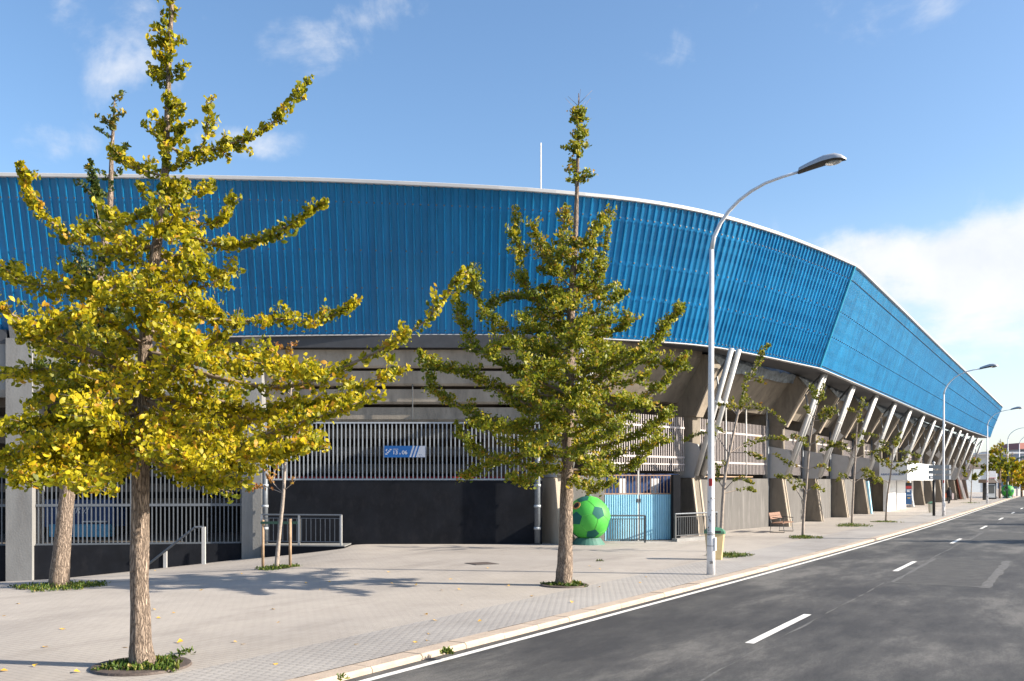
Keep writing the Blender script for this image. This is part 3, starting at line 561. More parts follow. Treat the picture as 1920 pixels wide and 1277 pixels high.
for seg, (seq, per) in enumerate(((left, .272), (right, .215))):
    at, L_ = resample(seq, 1); nsh = int(round(L_/(per*4))); sw = L_/nsh; p = sw/4; D = .065 if seg == 0 else .014; c1, c2, c3 = (.16, .25, .91) if seg == 0 else (.42, .52, .90)
    for k in range(nsh):
        mb = MB(); cols = []
        for r in range(4):
            x0 = k*sw+r*p
            for du, off in ((0, D), (c1*p, D), (c2*p, 0), (c3*p, 0)):
                cols.append((x0+du, off))
        cols.append(((k+1)*sw-.006, D))
        v = []; lift = (.012 if k % 2 else 0) if seg == 0 else 0
        for x, off in cols:
            b_, t_, nn_ = at(x)
            v += [b_+nn_*(off+lift), t_+nn_*(off+lift)]
        mb.add(v, [(2*i, 2*i+2, 2*i+3, 2*i+1) for i in range(len(cols)-1)]); mb.build('cladding_sheet', 'blue_sheet', SD)
        for fi, fz in enumerate(FRAC):
            for r in range(4):
                if fi in (1, 2) and r % 2: continue
                x0 = k*sw+r*p+.08*p; b_, t_, nn_ = at(x0); q = b_.lerp(t_, fz)+nn_*(D+.02)
                bolts.box(q, (.05,.04,.05), math.atan2(nn_.y, nn_.x)+math.pi/2)
    for fi, fz in enumerate(FRAC):
        mb = MB(); nst = int(L_/1.2); pts = []
        for k in range(nst+1):
            b_, t_, nn_ = at(L_*k/nst); q = b_.lerp(t_, fz); pts.append((q, nn_))
        v = []
        for q, nn_ in pts:
            for (oo, zz) in ((-.03,-.08),(-.03,.08),(-.18,.08),(-.18,-.08)): v.append(q+nn_*oo+Vector((0,0,zz)))
        mb.add(v, [(4*k+j, 4*k+4+j, 4*k+4+(j+1) % 4, 4*k+(j+1) % 4) for k in range(nst) for j in range(4)]); mb.build('purlin', 'purlin', SD)
    # frames behind, backing wall, coping, trims, soffit
    nf = int(L_/3.5)
    for k in range(nf+1):
        b_, t_, nn_ = at(L_*k/nf); mb = MB(); mb.tube([b_-nn_*.32+Vector((0,0,.05)), t_-nn_*.32-Vector((0,0,.1))], .09, 6); mb.build('cladding_post', 'purlin', SD)
    nst = int(L_/.9)
    def band(name, mat_, prof):   # prof: list of (frac, outward, dz)
        mb = MB(); v = []; n_ = len(prof)
        for k in range(nst+1):
            b_, t_, nn_ = at(L_*k/nst)
            for fz, oo, zz in prof: v.append(b_.lerp(t_, fz)+nn_*oo+Vector((0,0,zz)))
        mb.add(v, [(n_*k+j, n_*k+n_+j, n_*k+n_+(j+1) % n_, n_*k+(j+1) % n_) for k in range(nst) for j in range(n_)]+[tuple(range(n_))[::-1], tuple(n_*nst+j for j in range(n_))])
        return mb.build(name, mat_, SD)
    band('backing_wall', 'backing', [(0,-.75,.02),(0,-.7,.02),(1,-.7,0),(1,-.75,0)])
    band('coping', 'coping', [(1,-1.6,.02),(1,.10,-.02),(1,.12,.0),(1,.12,.10),(1,.07,.13),(1,-1.6,.16)])
    band('bottom_trim', 'coping', [(0,-.12,-.05),(0,.085,-.05),(0,.085,-.015),(0,-.12,-.015)])
    band('soffit_panel', 'soffit_metal', [(0,-1.75,.0),(0,-.13,-.05),(0,-.13,-.01),(0,-1.75,.05)])
    if seg == 0:
        mb = MB(); mb.tube([c0[0]+NR*.07, c0[1]+NR*.07], .05, 6); mb.build('corner_trim', 'blue_trim', SD)
bolts.build('bolt_heads', 'dark_steel', SD, kind='stuff')
# closing end of the cladding
e = right[-1]; mb = MB(); mb.add([e[0], e[1], e[1]-NR*3, e[0]-NR*1.75], [(0,1,2,3)]); mb.build('end_panel', 'blue_trim', SD)
mb = MB(); q = P(1014, 352, 41); mb.tube([(q.x,q.y,10),(q.x,q.y,P(0,280,41).z),(q.x,q.y,P(0,268,41).z)], [.04,.035,.03], 6)
tag(mb.build('antenna_mast', 'white_metal'), 'thin white antenna mast standing on the stadium roof', 'antenna')
# ------------------------------------------------------------------ fences in the bays
def fence(p0, p1, z0, z1, rails, n, r, mat_, label, rail_mat=None, single=True, z0b=None, group='bar fences in the stadium bays'):
    t = thing('bar_fence', label, 'fence', (p0.x, p0.y, z0), group)
    me = bpy.data.meshes.new('bar'); mb = MB(); mb.box((0,0,.5), (r*2, r*2, 1)); me.from_pydata(mb.v, [], mb.f); me.materials.append(M[mat_])
    ang = math.atan2((p1-p0).y, (p1-p0).x)
    if single:
        for k in range(n): q = p0.lerp(p1, (k+.5)/n); inst(me, 'bar', t, (q.x, q.y, z0), (0,0,ang), (1,1,z1-z0))
    else:
        mb = MB()
        for k in range(n): q = p0.lerp(p1, (k+.5)/n); mb.box((q.x,q.y,(z0+z1)/2), (2*r,2*r,z1-z0), ang)
        mb.build('bars', mat_, t, kind='stuff')
    for zr, h in rails:
        mb = MB(); c = p0.lerp(p1, .5); mb.box((c.x, c.y, zr), ((p1-p0).length, r*2+.025, h), ang); mb.build('rail', rail_mat or mat_, t)
    return t
fr = FRM[2]; a_ = fr.pt(-.16, .64, 0); b_ = f1b.pt(-.16, -.02, 0)
fence(a_, b_, 2.34, 4.42, ((2.36,.06),(4.43,.06)), 66, .02, 'grille_paint', 'long bar fence above the tall black wall, carrying the blue sign')
a_ = FRM[1].pt(-.2, .82, 0); b_ = FRM[2].pt(-.2, -.12, 0)
fence(a_, b_, .04, 2.95, ((.06,.06),(1.44,.09),(2.93,.07)), 48, .018, 'galvanised', 'grey bar fence above the low black wall left of the ramp')
a_ = FRM[0].pt(-.2, .82, 0); b_ = FRM[1].pt(-.2, -.12, 0)
fence(a_, b_, .04, 2.95, ((.06,.06),(1.44,.09),(2.93,.07)), 52, .018, 'galvanised', 'grey bar fence at the far left edge of the stadium')
a_ = FRM[3].pt(-.55, PW+.9, 0); b_ = FRM[4].pt(-.55, -.25, 0)
fence(a_, b_, 2.72, 5.0, ((3.0,.06),(3.3,.08),(4.55,.08)), 42, .019, 'grille_white', 'white bar fence above the light blue gate')
names = ('white bar fence above the grey wall behind the bench', 'white bar fence in the first narrow bay past the bench', 'white bar fence in the second narrow bay past the bench', 'white bar fence in the third narrow bay past the bench')
for i in range(4, 17):
    a_ = FRM[i].pt(-1.05, PW+.03, 0); b_ = FRM[i+1].pt(-1.05, -.33, 0); L_ = (b_-a_).length
    if i in (9, 10): continue
    if i < 8:
        fence(a_, b_, 2.62, 5.08, ((3.15,.09),(4.55,.09)), int(L_/.165), .019, 'grille_white', names[i-4])
    else:
        t = fence(a_, b_, 2.62, 5.08, ((3.15,.09),(4.55,.09)), int(L_/.165), .019, 'grille_white', 'white bar fence in a far narrow bay, mostly hidden by pillars', single=False)
for k, u in enumerate((.42, .68, .97)):
    p = FRM[4].pt(-1.0, PW, 0).lerp(FRM[5].pt(-1.0, 0, 0), u); mb = MB(); mb.tube([(p.x,p.y,2.4),(p.x,p.y,5.9)], .045, 8); mb.build('slender_post', 'white_steel', SD, smooth=True)
mb = MB(); a_ = FRM[4].pt(-1.0, 1.6, 2.5); b_ = FRM[5].pt(-1.0, -2.8, 2.5); c = a_.lerp(b_, .5); mb.box(c, ((b_-a_).length, .06, .05), math.atan2((b_-a_).y, (b_-a_).x)); mb.build('ledge_pipe', 'wood_stake', SD)
# ------------------------------------------------------------------ gate bay
gp0 = P(1131, 1016, 35.6); gp1 = P(1261, 1013, 36.35); gp0.z = gp1.z = 0
gd = (gp1-gp0).normalized(); gn = Vector((gd.y, -gd.x, 0)); ga = math.atan2(gd.y, gd.x)
gate = thing('metal_gate', 'light blue corrugated double gate with rusty bars on top, behind the green ball', 'gate', gp0)
GL = (gp1-gp0).length
for half in (0, 1):
    mb = MB(); a0 = half*GL/2+.02; a1 = (half+1)*GL/2-.02; n = 14; v = []; prof = []
    for k in range(n+1):
        for j, (du, of) in enumerate(((0,0),(.3,0),(.42,.05),(.86,.05))):
            x = a0+(a1-a0)*min(1, (k+du)/(n+1)); prof.append((x, of))
    for x, of in prof: q = gp0+gd*x+gn*of; v += [(q.x,q.y,.03),(q.x,q.y,1.78)]
    mb.add(v, [(2*i,2*i+2,2*i+3,2*i+1) for i in range(len(prof)-1)]); lf = mb.build('gate_leaf', 'gate_blue', gate)
    mb = MB(); q = gp0+gd*(a0+a1)/2; mb.box((q.x,q.y,1.81), (a1-a0,.05,.05), ga); mb.build('top_rail', 'rusty_bar', lf)
    mb = MB(); mb.box((q.x,q.y,2.52), (a1-a0,.05,.04), ga); mb.build('top_rail', 'rusty_bar', lf)
    me = bpy.data.meshes.new('gate_bar'); mbb = MB(); mbb.box((0,0,.345), (.032,.032,.69)); me.from_pydata(mbb.v, [], mbb.f); me.materials.append(M['rusty_bar'])
    for k in range(10): qq = gp0+gd*(a0+(a1-a0)*(k+.5)/10); inst(me, 'gate_bar', lf, (qq.x,qq.y,1.82))
    mb = MB(); q = gp0+gd*(GL/2+(.06 if half else -.06))+gn*.05; mb.box((q.x,q.y,1.55), (.05,.03,.14), ga); mb.build('latch', 'dark_steel', lf)
mb = MB(); q = gp0+gd*GL/2; mb.box((q.x,q.y,1.35), (.06,.06,2.7), ga); mb.build('centre_post', 'white_steel', gate)
# white boards behind the gate
for px in (1167, 1228):
    q = P(px, 900, 37.2); mb = MB(); mb.box((q.x,q.y,1.3), (.32,.06,2.2), ga)
    tag(mb.build('white_board', 'panel_white'), 'upright white board behind the gate bars, on the %s' % ('left' if px < 1200 else 'right'), 'board', 'white boards behind the gate')
mb = MB(); q = P(1200, 950, 38.5); mb.box((q.x,q.y,1.3), (3.4,.1,2.6), ga); tag(mb.build('blue_screen', 'kiosk_blue'), 'dark blue screen standing behind the light blue gate', 'screen')
# side walls of the gate bay
mb = MB(); p0 = FRM[3].pt(-.5, PW, 0); p1 = gp0+gn*.1; d = p1-p0; mb.hexa([p0+Vector((0,0,-.2)), p1+Vector((0,0,-.2)), p1+Vector((.05,.25,-.2)), p0+Vector((0,.25,-.2)), p0+Vector((0,0,2.5)), p1+Vector((0,0,2.5)), p1+Vector((.05,.25,2.5)), p0+Vector((0,.25,2.5))]); mb.build('plinth_wall', 'plaster_grey', SD)
mb = MB(); p0 = gp1+gd*.02+gn*.12; p1 = FRM[4].pt(-1.0, -.02, 0); mb.extr([p0+Vector((0,0,-.2)), p0+Vector((0,0,2.55)), p0+Vector((.1,.3,2.55)), p0+Vector((.1,.3,-.2))], [p1+Vector((0,0,-.2)), p1+Vector((0,0,2.55)), p1+Vector((.1,.3,2.55)), p1+Vector((.1,.3,-.2))]); mb.build('plinth_wall', 'black_wall', SD)
mb = MB(); c = P(1267, 950, 36.1); mb.box((c.x,c.y,1.27), (.30,.22,2.56), ga); mb.build('gate_pier', 'black_wall', SD)
# railings: base point list along a line
def railing(name, pts, h, nb, r, mat_, label, posts, top_r=.03, top_mat=None, low=.12, cat='railing'):
    t = thing(name, label, cat, pts[0], 'railings along the stadium')
    a_, b_ = Vector(pts[0]), Vector(pts[1])
    mb = MB(); mb.tube([a_+Vector((0,0,h)), b_+Vector((0,0,h))], top_r, 8); mb.build('top_rail', top_mat or mat_, t)
    mb = MB(); mb.tube([a_+Vector((0,0,low)), b_+Vector((0,0,low))], .018, 6); mb.build('bottom_rail', mat_, t)
    mb = MB(); mb.tube([a_+Vector((0,0,h-.12)), b_+Vector((0,0,h-.12))], .016, 6); mb.build('mid_rail', mat_, t)
    me = bpy.data.meshes.new('baluster'); q = MB(); q.box((0,0,.5), (2*r,2*r,1)); me.from_pydata(q.v, [], q.f); me.materials.append(M[mat_])
    for k in range(nb):
        p = a_.lerp(b_, (k+.5)/nb); inst(me, 'baluster', t, (p.x,p.y,p.z+low), (0,0,.3), (1,1,h-.12-low))
    for u in posts:
        p = a_.lerp(b_, u); mb = MB(); mb.box((p.x,p.y,p.z+h/2), (.07,.05,h), math.atan2((b_-a_).y,(b_-a_).x)); mb.build('post', 'white_steel' if mat_ != 'dark_steel' else mat_, t)
    return t
# terrace and ramp railing
tq0 = P(491, 1023, 33.2); tq1 = P(641, 1026, 32.6)
mb = MB(); mb.hexa([Vector((tq0.x,tq0.y-.1,-1.2)), Vector((tq1.x+.1,tq1.y-.1,-1.2)), Vector((tq1.x+.1,33.8,-1.2)), Vector((tq0.x,33.9,-1.2)), Vector((tq0.x,tq0.y-.1,.0)), Vector((tq1.x+.1,tq1.y-.1,.012)), Vector((tq1.x+.1,33.8,.012)), Vector((tq0.x,33.9,.0))]); mb.build('ramp_wall', 'black_wall', SD)
mb = MB(); mb.hexa([Vector((tq0.x-.02,tq0.y-.13,.004)), Vector((tq1.x+.12,tq1.y-.13,.016)), Vector((tq1.x+.12,33.8,.016)), Vector((tq0.x-.02,33.9,.004)), Vector((tq0.x-.02,tq0.y-.13,.04)), Vector((tq1.x+.12,tq1.y-.13,.05)), Vector((tq1.x+.12,33.8,.05)), Vector((tq0.x-.02,33.9,.04))]); mb.build('ramp_top', 'concrete_grey', SD)
railing('railing', (Vector((tq0.x,tq0.y,.045)), Vector((tq1.x,tq1.y,.05))), 1.06, 17, .013, 'galvanised', 'galvanised railing on the black ramp wall beside the staked young tree', (0, .47, .99))
p0 = G(1135, 1017)+Vector((0,-.25,0)); p1 = G(1210, 1018.5); railing('railing', (Vector((p0.x,p1.y,.02)), Vector((p1.x,p1.y,.02))), 1.0, 16, .014, 'dark_steel', 'short dark railing standing in front of the light blue gate', (.99,), .03, 'galvanised')
p0 = P(1266, 1004, 35.4); p1 = P(1345, 1004, 37.4); p0.z = p1.z = .1; railing('railing', (p0, p1), .95, 20, .014, 'dark_steel', 'dark railing on a low kerb right of the gate, behind the lamp post', (0, .99), .03, 'galvanised')
mb = MB(); d = (p1-p0).normalized(); c = p0.lerp(p1, .5); mb.box((c.x,c.y,.02), ((p1-p0).length+.1,.25,.2), math.atan2(d.y,d.x)); tag(mb.build('low_kerb', 'concrete_grey'), kind='structure')
# ramp handrail
hb1 = G(382, 1058); hb2 = G(310, 1064.5)
hr = thing('handrail', 'white steel handrail sloping down left along the ramp', 'handrail', hb1)
zt = P(0, 988, hb1.y).z
mb = MB(); mb.box((hb1.x,hb1.y,(hb1.z+zt)/2-.03), (.12,.09,zt-hb1.z+.06)); mb.build('post', 'white_steel', hr)
z2 = P(0, 1036, hb2.y).z; mb = MB(); mb.box((hb2.x,hb2.y,(hb2.z+z2)/2), (.12,.09,z2-hb2.z+.1)); mb.build('post', 'white_steel', hr)
mb = MB(); q3 = P(366, 989, hb1.y); q4 = P(268, 1066, hb2.y); mb.tube([(hb1.x,hb1.y,zt),(q3.x,q3.y,zt-.01),q4], .045, 6); mb.build('rail', 'galvanised', hr)
# kiosk behind the left fence
kq = P(140, 985, 37.5); kt = thing('kiosk', 'dark blue kiosk behind the left bar fence, with white lettering', 'kiosk', (kq.x, kq.y, 0))
mb = MB(); mb.box((kq.x-.3, kq.y+.8, 1.0), (3.6, 1.4, 1.1)); mb.build('body', 'kiosk_blue', kt)
mb = MB(); mb.box((kq.x+.3, kq.y, .32), (2.4, .5, .5)); mb.build('counter', 'kiosk_light', kt)
mb = MB(); mb.box((kq.x-.1, kq.y-.27, .3), (.22, .02, .32)); mb.build('red_notice', 'sticker_red', kt)
mb = MB(); mb.box((kq.x+.85, kq.y-.1, .68), (.9, .3, .05)); mb.build('white_shelf', 'panel_white', kt)  # plain white shelf above the counter
def text(s, name, mat_, parent, size, origin, xdir, updir=Vector((0,0,1)), ext=.004, shear=0, align='LEFT'):
    cu = bpy.data.curves.new('t', 'FONT'); cu.body = s; cu.size = size; cu.extrude = ext; cu.shear = shear; cu.align_x = align; cu.resolution_u = 3
    if name.endswith('bold'): cu.offset = size*.012; name = name[:-5]
    ob = bpy.data.objects.new('t', cu); COL.objects.link(ob); dg = bpy.context.evaluated_depsgraph_get(); me = bpy.data.meshes.new_from_object(ob.evaluated_get(dg)); bpy.data.objects.remove(ob)
    xd = Vector(xdir).normalized(); zd = xd.cross(updir).normalized(); M4 = Matrix(((xd.x, updir.x, zd.x, origin[0]), (xd.y, updir.y, zd.y, origin[1]), (xd.z, updir.z, zd.z, origin[2]), (0,0,0,1)))
    me.transform(Matrix.Translation(-ORG[parent.name]) @ M4); me.name = name; me.materials.clear()
    return finish(me, name, mat_, parent)
text('VR //', 'lettering', 'panel_white', kt, .36, (kq.x-.25, kq.y+.08, 1.0), (1,0,0), shear=.3)
# ------------------------------------------------------------------ gate number sign on the fence
YS = 33.78
sA = P(720.6, 857.5, YS); sB = P(797.2, 836, YS); sw_, sh_ = sB.x-sA.x, sB.z-sA.z
sg = thing('sign', 'blue and grey sign reading 13 a 06 on the bar fence', 'sign', sA)
mb = MB(); mb.box((sA.x+sw_/2, YS, sA.z+sh_/2), (sw_, .03, sh_)); mb.build('board', 'sign_blue', sg)
def quad(name, mat_, pts, dz):
    mb = MB(); f = [Vector((sA.x+u*sw_, YS-.017-dz, sA.z+v*sh_)) for u, v in pts]; b2 = [q+Vector((0,.003,0)) for q in f]; mb.extr(f, b2); return mb.build(name, mat_, sg)
quad('stripe', 'sign_grey', [(.615,.02),(.655,.02),(.745,.99),(.70,.99)], .001)
quad('stripe', 'sign_grey', [(.695,.02),(.735,.02),(.825,.99),(.785,.99)], .001)
quad('grey_field', 'sign_grey', [(.775,.02),(.999,.02),(.999,.99),(.865,.99)], .001)
text('13', 'lettering_bold', 'white_paint', sg, .2, (sA.x+.20*sw_, YS-.02, sA.z+.26*sh_), (1,0,0))
text('a', 'lettering_bold', 'white_paint', sg, .11, (sA.x+.37*sw_, YS-.02, sA.z+.26*sh_), (1,0,0))
text('06', 'lettering_bold', 'white_paint', sg, .2, (sA.x+.43*sw_, YS-.02, sA.z+.26*sh_), (1,0,0))
text('PORTAS', 'lettering_bold', 'white_paint', sg, .052, (sA.x+.215*sw_, YS-.02, sA.z+.66*sh_), (1,0,0))
for k in range(4): quad('stair_mark', 'white_paint', [(.03+.034*k,.24+.13*k),(.085+.034*k,.24+.13*k),(.085+.034*k,.31+.13*k),(.05+.034*k,.31+.13*k),(.05+.034*k,.37+.13*k),(.03+.034*k,.37+.13*k)] if False else [(.03+.034*k,.24+.13*k),(.078+.034*k,.24+.13*k),(.078+.034*k,.33+.13*k),(.03+.034*k,.33+.13*k)], .002)
quad('arrow_mark', 'white_paint', [(.03,.62),(.055,.52),(.065,.56),(.052,.62),(.08,.70),(.06,.72)], .002)
quad('small_print', 'text_blue', [(.845,.22),(.87,.22),(.87,.27),(.845,.27)], .002); quad('small_print', 'text_blue', [(.89,.22),(.915,.22),(.915,.26),(.89,.26)], .002); quad('small_print', 'text_blue', [(.80,.09),(.97,.09),(.97,.115),(.80,.115)], .002)
# ------------------------------------------------------------------ green ball containers
def ball(name, label, loc, R, rz):
    t = thing(name, label, 'recycling container', loc); c = Vector(loc)+Vector((0,0,R+.2*R))
    # truncated icosahedron colouring: sphere, with 12 dark pentagon caps as shells
    mb = MB(); n, mth = 40, 24; v = []; f = []
    for i in range(mth+1):
        th = math.pi*i/mth
        for k in range(n): v.append(c+Vector((R*math.sin(th)*math.cos(2*math.pi*k/n), R*math.sin(th)*math.sin(2*math.pi*k/n), R*math.cos(th))))
    for i in range(mth):
        for k in range(n): f.append((i*n+k, (i+1)*n+k, (i+1)*n+(k+1) % n, i*n+(k+1) % n))
    mb.add(v, f); body = mb.build('shell', 'ball_green', t, smooth=True)
    ph = (1+5**.5)/2; ico = [Vector(q).normalized() for q in ((0,1,ph),(0,-1,ph),(0,1,-ph),(0,-1,-ph),(1,ph,0),(-1,ph,0),(1,-ph,0),(-1,-ph,0),(ph,0,1),(-ph,0,1),(ph,0,-1),(-ph,0,-1))]
    Rm = Matrix.Rotation(rz, 3, 'Z') @ Matrix.Rotation(math.radians(58), 3, 'X'); ico = [Rm@q for q in ico]
    hw = math.radians(18.0)
    for q in ico:
        if q.z < -.86: continue
        nb = sorted([w for w in ico if .3 < w.dot(q) < .6], key=lambda w: -w.dot(q))[:5]
        cs = []
        for w in nb: tdir = (w-q*w.dot(q)).normalized(); cs.append((q*math.cos(hw)+tdir*math.sin(hw)))
        ax = (cs[0]-q*cs[0].dot(q)).normalized(); ay = q.cross(ax); cs.sort(key=lambda w: math.atan2(w.dot(ay), w.dot(ax)))
        mb = MB(); ring = []
        for k in range(5):
            for j in range(4): ring.append(cs[k].lerp(cs[(k+1) % 5], j/4))
        vs2 = [c+q*R*1.006]; m2 = len(ring)
        for lv in (.5, 1): vs2 += [c+(q.lerp(w, lv)).normalized()*R*1.006 for w in ring]
        fs2 = [(0, 1+k, 1+(k+1) % m2) for k in range(m2)]+[(1+k, 1+m2+k, 1+m2+(k+1) % m2, 1+(k+1) % m2) for k in range(m2)]
        mb.add(vs2, fs2); mb.build('pentagon_patch', 'ball_dark', t, smooth=True)
        for k in range(5):   # seams from the pentagon corners to the neighbouring patches
            w = cs[k]; far = [x for x in ico if .3 < x.dot(q) < .6]; far.sort(key=lambda x: -x.dot(w)); x = far[0]
            if (q.x, q.y, q.z) < (x.x, x.y, x.z):
                e0 = w; td = (q-x*q.dot(x)).normalized(); e1 = x*math.cos(hw)+td*math.sin(hw)
                mb = MB(); mb.tube([c+(e0.lerp(e1, j/6)).normalized()*R*1.0 for j in range(7)], .009*R/.8, 5); mb.build('seam', 'ball_seam', t)
    hd = Vector((-.62,-.62,.62)); hd.normalize() ; qd = hd.to_track_quat('Z', 'Y').to_matrix()
    hd2 = hd
    for rr, off, mt, nm in ((.20*R, 1.0, 'ball_ring', 'slot_ring'), (.13*R, 1.02, 'ball_hole', 'slot')):
        mb = MB(); mb.lathe([(rr, -.05), (rr, .015), (rr*.8, .02)], (0,0,0), 18); mb.v = [tuple(c+hd2*R*(off-.02)+qd@Vector(p)) for p in mb.v]; mb.build(nm, mt, t)
    mb = MB(); mb.lathe([(.78*R,-.02),(.72*R,.05),(.55*R,.30*R)], (loc[0],loc[1],loc[2]), 24); mb.build('base', 'ball_base', t, smooth=False)
    mb = MB(); mb.lathe([(.16*R,0),(.13*R,.09*R)], c+Vector((0,0,R*.97)), 12); cp = mb.build('cap', 'ball_base', t)
    mb = MB(); mb.tube([c+Vector((-.03,0,R*1.05)), c+Vector((-.05,0,R*1.18)), c+Vector((0,0,R*1.26)), c+Vector((.05,0,R*1.18)), c+Vector((.03,0,R*1.05))], .015, 6); mb.build('lifting_ring', 'lamp_dark', cp)
    mb = MB(); mb.box(c+Vector((-.82*R,-.58*R,0)), (.02,.12,.1), .95); mb.build('label_plate', 'panel_white', t)
    return t
bl = G(1103, 1020.5); ball('ball_container', 'green football shaped recycling container beside the light blue gate', bl, .80, math.radians(-38))
bl2 = G(1889, 934); ball('ball_container', 'green football shaped recycling container far down the pavement by the traffic mast', bl2, .82, .4)
# ------------------------------------------------------------------ street lamps
def lamp(loc, label):
    t = thing('street_lamp', label, 'street lamp', loc, 'street lamps along the kerb'); L0 = Vector(loc)
    def q(d, z, a=0): return L0+NR*d+U*a+Vector((0,0,z))
    mb = MB(); mb.tube([q(0,0),q(0,.9),q(0,.95),q(0,4.5),q(.02,8.0)], [.104,.10,.09,.073,.054], 14); po = mb.build('pole', 'lamp_white', t, smooth=True)
    pts = [(.02,8.0),(.08,8.3),(.24,8.62),(.45,8.88),(.70,9.10),(1.0,9.28),(1.35,9.42),(1.75,9.50),(2.2,9.56)]
    mb = MB(); mb.tube([q(d, z) for d, z in pts], [.054-.003*i for i in range(9)], 10); mb.build('arm', 'lamp_white', t, smooth=True)
    # head: lofted hull
    secs = [(2.12,.05,.05,9.57),(2.15,.10,.10,9.60),(2.4,.13,.13,9.66),(2.7,.15,.16,9.72),(2.95,.15,.15,9.74),(3.1,.12,.10,9.73),(3.2,.05,.04,9.70)]
    for nm, mt, sg_ in (('lamp_hood', 'lamp_grey', 1), ('lamp_tray', 'lamp_dark', -1)):
        v = []; n = 9
        for d, w, h, z in secs:
            for k in range(n):
                an = math.pi*k/(n-1); v.append(q(d, z-.045+sg_*(math.sin(an)*h*(1 if sg_ > 0 else .45)), math.cos(an)*w))
        f = [(i*n+k, i*n+k+1, (i+1)*n+k+1, (i+1)*n+k) for i in range(len(secs)-1) for k in range(n-1)]
        f += [tuple(range(n)), tuple((len(secs)-1)*n+k for k in range(n))]
        mb = MB(); mb.add(v, f); mb.build(nm, mt, t, smooth=True)
    mb = MB(); v = []; n = 12
    for lv in range(5):
        an = lv/4*math.pi/2; rr = math.cos(an)
        for k in range(n): th = 2*math.pi*k/n; v.append(q(2.9+.22*rr*math.cos(th), 9.68-.02-.09*math.sin(an), .115*rr*math.sin(th)))
    mb.add(v, [(i*n+k, i*n+(k+1) % n, (i+1)*n+(k+1) % n, (i+1)*n+k) for i in range(4) for k in range(n)]); mb.build('lens', 'lamp_glass', t, smooth=True)
    mb = MB(); mb.box(q(.11,.75), (.03,.1,.32), -A); mb.build('access_door', 'lamp_white', t)
    return t
lp = lamp(G(1333, 1077), 'tall white street lamp in the foreground by the kerb, arm over the road')
lpc = Vector(lp.location)
def ring_patch(parent, c, r, z0, z1, a0, a1, mat_, name):
    mb = MB(); n = 6; v = []
    for k in range(n+1):
        an = a0+(a1-a0)*k/n; v += [c+Vector((r*math.cos(an), r*math.sin(an), z0)), c+Vector((r*math.cos(an), r*math.sin(an), z1))]
    mb.add(v, [(2*k,2*k+2,2*k+3,2*k+1) for k in range(n)]); return mb.build(name, mat_, parent)
ring_patch(lp, lpc, .100, 2.18, 2.36, -2.3, -1.4, 'sticker_red', 'sticker')
text('28', 'number', 'poster_black', lp, .09, (lpc.x-.06, lpc.y-.112, .27), (1,0,0))
for k in range(26):
    an = rnd.uniform(-2.6, -.7); z0 = rnd.uniform(.85, 1.95); ring_patch(lp, lpc, .1005, z0, z0+rnd.uniform(.01,.05), an, an+rnd.uniform(.06,.25), 'lamp_dark', 'scuff_mark')
for zz in (.98, 1.02, .70): ring_patch(lp, lpc, .1075 if zz < .95 else .1055, zz, zz+.012, -3, -.3, 'lamp_dark', 'strap')
for (x, y), lb in (((1769, 967.5), 'second white street lamp, rising beside the grey direction boards'), ((1851, 944), 'third white street lamp, standing before the bus shelter'), ((1889.5, 933.6), 'fourth white street lamp, behind the curved traffic mast'), ((1911, 930), 'farthest white street lamp at the right edge')):
    dup(lp, loc=G(x, y), label=lb)
    l2 = COL.objects[-1]
# ------------------------------------------------------------------ bins, bench, direction sign
def bin_(loc, h, w, label, body, lid):
    t = thing('litter_bin', label, 'bin', loc, 'litter bins'); c = Vector(loc)
    mb = MB(); secs = [(.0,.36),(.04,.38),(h*.8,.5),(h*.82,.52)]; v = []
    for z, r in secs:
        for sx, sy in ((-1,-.8),(-.8,-1),(.8,-1),(1,-.8),(1,.8),(.8,1),(-.8,1),(-1,.8)): v.append(c+Vector((sx*r*w, sy*r*w*.8, z)))
    mb.add(v, [(i*8+k, i*8+(k+1) % 8, (i+1)*8+(k+1) % 8, (i+1)*8+k) for i in range(3) for k in range(8)]+[tuple(range(7,-1,-1)), tuple(range(24,32))]); mb.build('body', body, t)
    mb = MB(); v = []; secs = [(h*.8,.545),(h*.87,.545),(h*.94,.44),(h*.985,.27),(h,.1)]
    for z, r in secs:
        for sx, sy in ((-1,-.8),(-.8,-1),(.8,-1),(1,-.8),(1,.8),(.8,1),(-.8,1),(-1,.8)): v.append(c+Vector((sx*r*w, sy*r*w*.8, z)))
    mb.add(v, [(i*8+k, i*8+(k+1) % 8, (i+1)*8+(k+1) % 8, (i+1)*8+k) for i in range(4) for k in range(8)]+[tuple(range(7,-1,-1)), tuple(range(32,40))]); mb.build('lid', lid, t)
    mb = MB(); mb.box(c+Vector((0,-.41*w,h*.86)), (.5*w,.03,.07*h)); mb.build('mouth', 'poster_black', t)
    return t
bin_(G(1340, 1049), .95, .52, 'cream litter bin with green lid behind the foreground lamp post', 'bin_cream', 'bin_green')
bin_(G(1746.5, 961), .80, .42, 'grey litter bin with green lid beside the black signpost', 'bin_grey', 'bin_green')
bb = ST(41.4, -11.5)
bench = thing('park_bench', 'wooden bench with steel tube frame against the grey wall', 'bench', bb)
def bq(a, o, z): return bb+U*a+NR*o+Vector((0,0,z))
for j in range(4):
    mb = MB(); o0 = -.12+.13*j; mb.extr([bq(0,o0,.42),bq(0,o0+.11,.42),bq(0,o0+.11,.455),bq(0,o0,.455)], [bq(1.8,o0,.42),bq(1.8,o0+.11,.42),bq(1.8,o0+.11,.455),bq(1.8,o0,.455)]); mb.build('seat_slat', 'bench_wood', bench)
